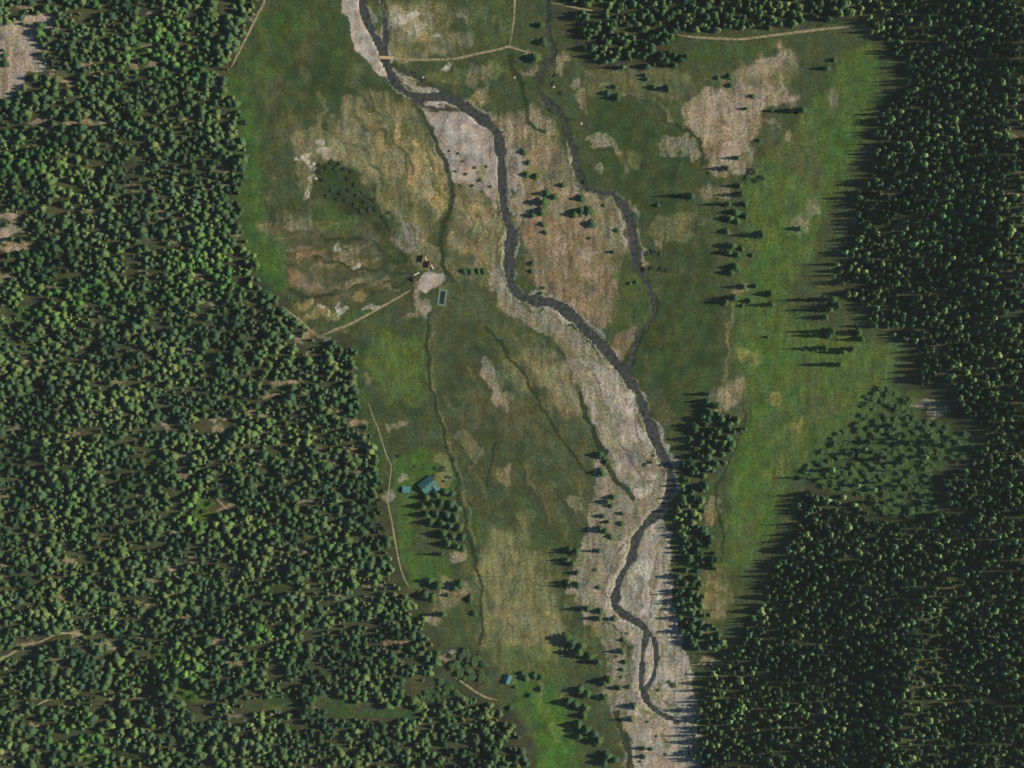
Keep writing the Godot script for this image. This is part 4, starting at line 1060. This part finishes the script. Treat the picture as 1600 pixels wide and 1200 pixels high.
func build_cover() -> void:
	var r := RandomNumberGenerator.new()
	r.seed = 82
	var lots := [[], []]
	var tones := [[], []]
	var tries := 0
	while tries < 190000:
		tries += 1
		var x := r.randf_range(-270.0, 350.0)
		var z := r.randf_range(-375.0, 375.0)
		var u := int((x + 640.0) / TX)
		var v := int((z + 512.0) / TX)
		var i := v * TW + u
		if carve[i] > 10: continue
		var c := Color8(ground_rgb[i * 3], ground_rgb[i * 3 + 1], ground_rgb[i * 3 + 2])
		var stony := c.r > c.g and c.b > 0.38
		if stony and r.randf() < 0.72: continue
		if not stony and n_mid[i] < 60 + r.randi() % 100: continue
		var p := Vector3(x, land(x, z) - 0.03, z)
		var lin := c.srgb_to_linear()
		if stony:
			var q := r.randf_range(0.18, 0.5) * (1.6 if r.randf() < 0.1 else 1.0)
			lots[1].append(Transform3D(Basis(Vector3.UP, r.randf() * TAU).scaled_local(Vector3(q, q * 0.6, q * 0.8)), p))
			var g := r.randf_range(0.2, 0.42)
			tones[1].append(Color(g * 1.03, g * 0.97, g * 0.9))
		else:
			var q := r.randf_range(0.45, 1.0)
			lots[0].append(Transform3D(Basis(Vector3.UP, r.randf() * TAU).scaled_local(Vector3(q, q * r.randf_range(0.4, 0.8), q)), p))
			var w := r.randf_range(0.75, 1.35)
			tones[0].append(Color(lin.r * w * r.randf_range(0.9, 1.15), lin.g * w, lin.b * w))
	var rough := plain(Color.WHITE, 0.9)
	rough.vertex_color_use_as_albedo = true
	var kinds := [["grass_tufts", tuft_mesh(), "loose tufts of meadow grass scattered over the valley floor", "grass"], ["gravel_stones", rock(83, Vector3.ONE), "loose stones scattered over the gravel flats", "gravel"]]
	for k in 2:
		var mm := MultiMesh.new()
		mm.transform_format = MultiMesh.TRANSFORM_3D
		mm.use_colors = true
		mm.mesh = kinds[k][1]
		mm.instance_count = lots[k].size()
		for i in lots[k].size():
			mm.set_instance_transform(i, lots[k][i])
			mm.set_instance_color(i, tones[k][i])
		var o := MultiMeshInstance3D.new()
		o.name = kinds[k][0]
		o.multimesh = mm
		o.material_override = rough
		add_child(o)
		tag(o, kinds[k][2], kinds[k][3], "", "stuff")
	print("tufts ", lots[0].size(), " stones ", lots[1].size())

# ---------------------------------------------------------------- buildings and small things
func box(size: Vector3, at_: Vector3, st: SurfaceTool) -> void:
	var b := BoxMesh.new()
	b.size = size
	st.append_from(b, 0, Transform3D(Basis(), at_))

func box_part(called: String, size: Vector3, at_: Vector3, mat: Material, parent: Node) -> MeshInstance3D:
	var b := BoxMesh.new()
	b.size = size
	return mesh_node(called, b, mat, parent, at_)

func prism_wall(w: float, d: float, h: float, rise: float) -> ArrayMesh:
	# a gabled block: ridge along x
	var st := new_st()
	var p := [Vector3(-w, 0, -d), Vector3(w, 0, -d), Vector3(w, 0, d), Vector3(-w, 0, d), Vector3(-w, h, -d), Vector3(w, h, -d), Vector3(w, h, d), Vector3(-w, h, d), Vector3(-w, h + rise, 0), Vector3(w, h + rise, 0)]
	for f in [[0, 1, 5], [0, 5, 4], [2, 3, 7], [2, 7, 6], [1, 2, 6], [1, 6, 5], [3, 0, 4], [3, 4, 7], [5, 6, 9], [7, 4, 8], [4, 5, 9], [4, 9, 8], [6, 7, 8], [6, 8, 9]]:
		tri(st, p[f[0]], p[f[2]], p[f[1]])
	return done(st)

# gabled house: half length along x, half depth along z
func house(called: String, px: float, py: float, turn: float, w: float, d: float, h: float, rise: float, wall: Material, roof: Material, trim: Material, label: String) -> Node3D:
	var o := thing(called, at(px, py), deg_to_rad(turn))
	mesh_node("wall", prism_wall(w, d, h, rise), wall, o)
	var over := 0.55
	var slope := atan2(rise, d)
	var run := (d + over) / cos(slope)
	for s in [-1.0, 1.0]:
		var pan := box_part("roof_slope", Vector3((w + over) * 2.0, 0.14, run), Vector3(0, h + rise - sin(slope) * run * 0.5 + 0.12, s * cos(slope) * run * 0.5), roof, o)
		pan.rotation.x = s * slope
		var nr := int(w * 2.0 / 0.9)
		for k in nr + 1:
			box_part("seam", Vector3(0.05, 0.06, run), Vector3(lerpf(-w, w, float(k) / nr), 0.1, 0), roof, pan)
	box_part("ridge_cap", Vector3((w + over) * 2.0, 0.1, 0.4), Vector3(0, h + rise + 0.22, 0), roof, o)
	for s in [-1.0, 1.0]:
		for k in maxi(1, int(w / 2.2)):
			var x := (k + 0.5) * (2.0 * w / maxi(1, int(w / 2.2))) - w
			var win := box_part("window", Vector3(1.2, 1.2, 0.08), Vector3(x, h * 0.55, s * (d + 0.03)), trim, o)
			box_part("pane", Vector3(1.0, 1.0, 0.04), Vector3(0, 0, s * 0.035), M.glass, win)
	var door := box_part("door", Vector3(0.08, 2.05, 1.0), Vector3(w + 0.03, 1.03, d * 0.2), M.door, o)
	box_part("handle", Vector3(0.06, 0.12, 0.06), Vector3(0.06, 0.0, 0.36), trim, door)
	tag(o, label, "building")
	return o

func rock(seed_: int, s: Vector3) -> ArrayMesh:
	var r := RandomNumberGenerator.new()
	r.seed = seed_
	var n := FastNoiseLite.new()
	n.seed = seed_
	n.frequency = 0.9
	var sp := SphereMesh.new()
	sp.radial_segments = 14
	sp.rings = 8
	var arr := sp.get_mesh_arrays()
	var v: PackedVector3Array = arr[Mesh.ARRAY_VERTEX]
	for i in v.size():
		var p := v[i] * 2.0
		p *= 1.0 + 0.45 * n.get_noise_3dv(p)
		v[i] = Vector3(p.x * s.x, p.y * s.y, p.z * s.z)
	arr[Mesh.ARRAY_VERTEX] = v
	var m := ArrayMesh.new()
	m.add_surface_from_arrays(Mesh.PRIMITIVE_TRIANGLES, arr)
	var st := SurfaceTool.new()
	st.create_from(m, 0)
	st.generate_normals()
	return st.commit()

func build_things() -> void:
	M["glass"] = plain(Color8(40, 48, 52), 0.1)
	M["door"] = plain(Color8(96, 70, 48))
	var log_wall := stone_like(61, Color8(112, 84, 60), Color8(140, 108, 78), 2.0)
	var tan_wall := stone_like(62, Color8(176, 160, 128), Color8(200, 186, 156), 2.0)
	var teal := stone_like(63, Color8(58, 100, 94), Color8(76, 122, 112), 6.0, 0.55)
	var teal_pale := stone_like(64, Color8(74, 124, 126), Color8(98, 146, 146), 6.0, 0.55)
	var brown_roof := stone_like(65, Color8(74, 62, 44), Color8(98, 84, 62), 4.0)
	var white := plain(Color8(214, 208, 194))
	var stone := stone_like(66, Color8(146, 138, 124), Color8(182, 174, 160), 5.0)
	var concrete := stone_like(67, Color8(92, 106, 90), Color8(110, 122, 104), 5.0)
	var wood := stone_like(68, Color8(166, 142, 108), Color8(196, 172, 134), 2.0)
	# the large house: main wing, cross wing, chimney, porch
	var hs := house("house", 669, 757, 38, 7.2, 5.2, 3.2, 3.4, log_wall, teal, white, "large house with a teal metal gabled roof beside the pine clump")
	mesh_node("cross_wing_wall", prism_wall(4.2, 3.0, 2.9, 2.3), log_wall, hs, Vector3(2.4, 0, 6.0)).rotation.y = PI / 2
	for s in [-1.0, 1.0]:
		var sl := atan2(2.3, 3.0)
		var run := 3.5 / cos(sl)
		var pan := box_part("cross_wing_roof_slope", Vector3(run, 0.14, 7.0), Vector3(2.4 + s * cos(sl) * run * 0.5, 2.9 + 2.3 - sin(sl) * run * 0.5 + 0.1, 7.3), teal, hs)
		pan.rotation.z = -s * sl
	box_part("chimney", Vector3(0.9, 2.2, 0.9), Vector3(-3.0, 6.6, 1.2), stone, hs)
	box_part("porch_deck", Vector3(5.0, 0.4, 2.4), Vector3(-3.6, 0.2, 6.5), wood, hs)
	house("shed", 635, 765, 0, 3.2, 2.4, 2.4, 1.5, log_wall, teal_pale, white, "little shed with a pale turquoise roof beside a pinkish gravel pad")
	house("cabin", 793, 1061, 70, 3.8, 3.0, 2.6, 2.2, log_wall, teal, white, "small teal-roofed cabin standing alone at the meadow's south end")
	house("barn", 660, 404, 78, 2.6, 1.9, 2.4, 1.4, tan_wall, brown_roof, wood, "tiny brown-roofed hut with pale walls north of the farm yard")
	house("barn", 670, 413, 78, 2.4, 1.9, 2.4, 1.4, tan_wall, brown_roof, wood, "tiny brown-roofed hut touching the north edge of the grey yard")
	house("barn", 650, 436, 10, 2.2, 1.8, 2.2, 1.2, tan_wall, brown_roof, white, "tiny hut with pale walls at the west corner of the grey yard")
	# white board fence runs by the huts
	for f in [[664, 400, 668, 410, "short pale board fence between the two brown-roofed huts"], [647, 430, 655, 426, "short white board fence at the west corner of the grey yard"], [674, 414, 677, 420, "short pale board fence at the north edge of the grey yard"]]:
		var a := at(f[0], f[1])
		var b := at(f[2], f[3])
		var o := thing("board_fence", (a + b) * 0.5, -atan2(b.z - a.z, b.x - a.x))
		var l := a.distance_to(b)
		for k in 4: box_part("post", Vector3(0.2, 1.6, 0.2), Vector3(lerpf(-l / 2, l / 2, k / 3.0), 0.8, 0), white, o)
		for k in 3: box_part("board", Vector3(l, 0.28, 0.06), Vector3(0, 0.4 + 0.45 * k, 0.13), white, o)
		box_part("cap_board", Vector3(l + 0.3, 0.08, 0.9), Vector3(0, 1.64, 0), white, o)
		tag(o, f[4], "fence")
	# stock pond with a concrete rim
	var pond := thing("water_tank", at(691, 465), deg_to_rad(-8))
	for s in [[Vector3(8.4, 0.9, 2.0), Vector3(0, 0.2, -7.0)], [Vector3(8.4, 0.9, 2.0), Vector3(0, 0.2, 7.0)], [Vector3(2.0, 0.9, 12.0), Vector3(-3.2, 0.2, 0)], [Vector3(2.0, 0.9, 12.0), Vector3(3.2, 0.2, 0)]]:
		box_part("rim", s[0], s[1], concrete, pond)
	var tank_water := plain(Color8(34, 50, 46), 0.08)
	box_part("water", Vector3(4.4, 0.3, 12.0), Vector3(0, 0.15, 0), tank_water, pond)
	tag(pond, "narrow open water tank with a grey-green rim south of the yard", "tank")
	# plank bridge
	var br := thing("plank_bridge", at(603, 90) + Vector3(0, 1.2, 0), deg_to_rad(-2))
	for k in 13: box_part("plank", Vector3(0.95, 0.12, 3.0), Vector3(-6.3 + k * 1.05, 0.36, 0), wood, br)
	for s in [-1.0, 1.0]:
		box_part("beam", Vector3(14.0, 0.4, 0.3), Vector3(0, 0.1, s * 1.0), M.door, br)
		box_part("rail", Vector3(14.0, 0.12, 0.12), Vector3(0, 1.3, s * 1.45), wood, br)
		for k in 5: box_part("post", Vector3(0.14, 1.1, 0.14), Vector3(-6.4 + k * 3.2, 0.8, s * 1.45), wood, br)
	for s in [-1.0, 1.0]: box_part("abutment", Vector3(1.2, 1.8, 3.4), Vector3(s * 6.6, -0.9, 0), stone, br)
	tag(br, "narrow plank bridge carrying the dirt road over the creek", "bridge")
	# boulders
	var rocks := [[908,193,1.9, "white boulder beside the narrow side creek"], [697,188,2.0, "pale boulder alone on the mauve gravel bar"], [471,246,3.4, "large pale boulder on the rocky knoll"], [489,256,2.6, "white boulder at the edge of the dark hollow"], [493,279,2.2, "grey-green boulder below the white one on the rocky knoll"], [482,302,1.6, "small pale boulder at the foot of the rocky knoll"], [804,121,1.6, "pale boulder in grass between bridge road and side creek"], [577,178,1.3, "small white rock on the old streaky flood plain"], [672,263,2.0, "pale boulder on the yellow patch above the farm"], [865,136,1.8, "pale boulder beside the bend of the side creek"], [661,121,1.5, "pale rock standing in grass below the bridge road"], [1020,753,1.5, "pale boulder on the gravel by the lower creek"]]
	for k in rocks.size():
		var q: Array = rocks[k]
		var o := mesh_node("boulder", rock(700 + k, Vector3(q[2], q[2] * 0.45, q[2] * 0.75) * 0.85), stone, self, at(q[0], q[1], 0.1))
		tag(o, q[3], "boulder")

# ---------------------------------------------------------------- all of it
func _ready() -> void:
	rng.seed = 3
	hn.seed = 4
	hn.frequency = 0.012
	hn.fractal_octaves = 2
	var cam := Camera3D.new()
	cam.name = "camera"
	add_child(cam)
	cam.position = Vector3(0, CAM_H, 0)
	cam.rotation_degrees = Vector3(-90, 0, 0)
	cam.fov = rad_to_deg(2.0 * atan(600.0 * PX / CAM_H))
	cam.near = 10.0
	cam.far = 12000.0
	cam.current = true
	var env := Environment.new()
	var sky_mat := ProceduralSkyMaterial.new()
	sky_mat.sky_top_color = Color(0.3, 0.43, 0.62)
	sky_mat.sky_horizon_color = Color(0.62, 0.72, 0.82)
	sky_mat.ground_bottom_color = Color(0.2, 0.2, 0.16)
	sky_mat.ground_horizon_color = Color(0.62, 0.72, 0.82)
	var sky := Sky.new()
	sky.sky_material = sky_mat
	env.background_mode = Environment.BG_SKY
	env.sky = sky
	env.background_energy_multiplier = 0.7
	env.tonemap_mode = Environment.TONE_MAPPER_LINEAR
	env.tonemap_exposure = 1.2
	env.fog_enabled = true
	env.fog_density = 0.0000058
	env.fog_light_color = Color(0.86, 0.95, 0.92)
	env.sdfgi_enabled = true
	env.ssao_enabled = true
	env.ssil_enabled = true
	var we := WorldEnvironment.new()
	we.name = "world"
	we.environment = env
	add_child(we)
	var sun := DirectionalLight3D.new()
	sun.name = "sun"
	add_child(sun)
	sun.light_energy = 1.5
	sun.light_color = Color(1.0, 0.95, 0.87)
	sun.light_angular_distance = 0.5
	sun.shadow_enabled = true
	sun.rotation_degrees = Vector3(-36, 91, 0)
	var t0 := Time.get_ticks_msec()
	paint_ground()
	print("paint ", Time.get_ticks_msec() - t0)
	build_ground()
	print("ground ", Time.get_ticks_msec() - t0)
	build_water_and_roads()
	build_plants()
	build_things()
	build_cover()
	print("all ", Time.get_ticks_msec() - t0)
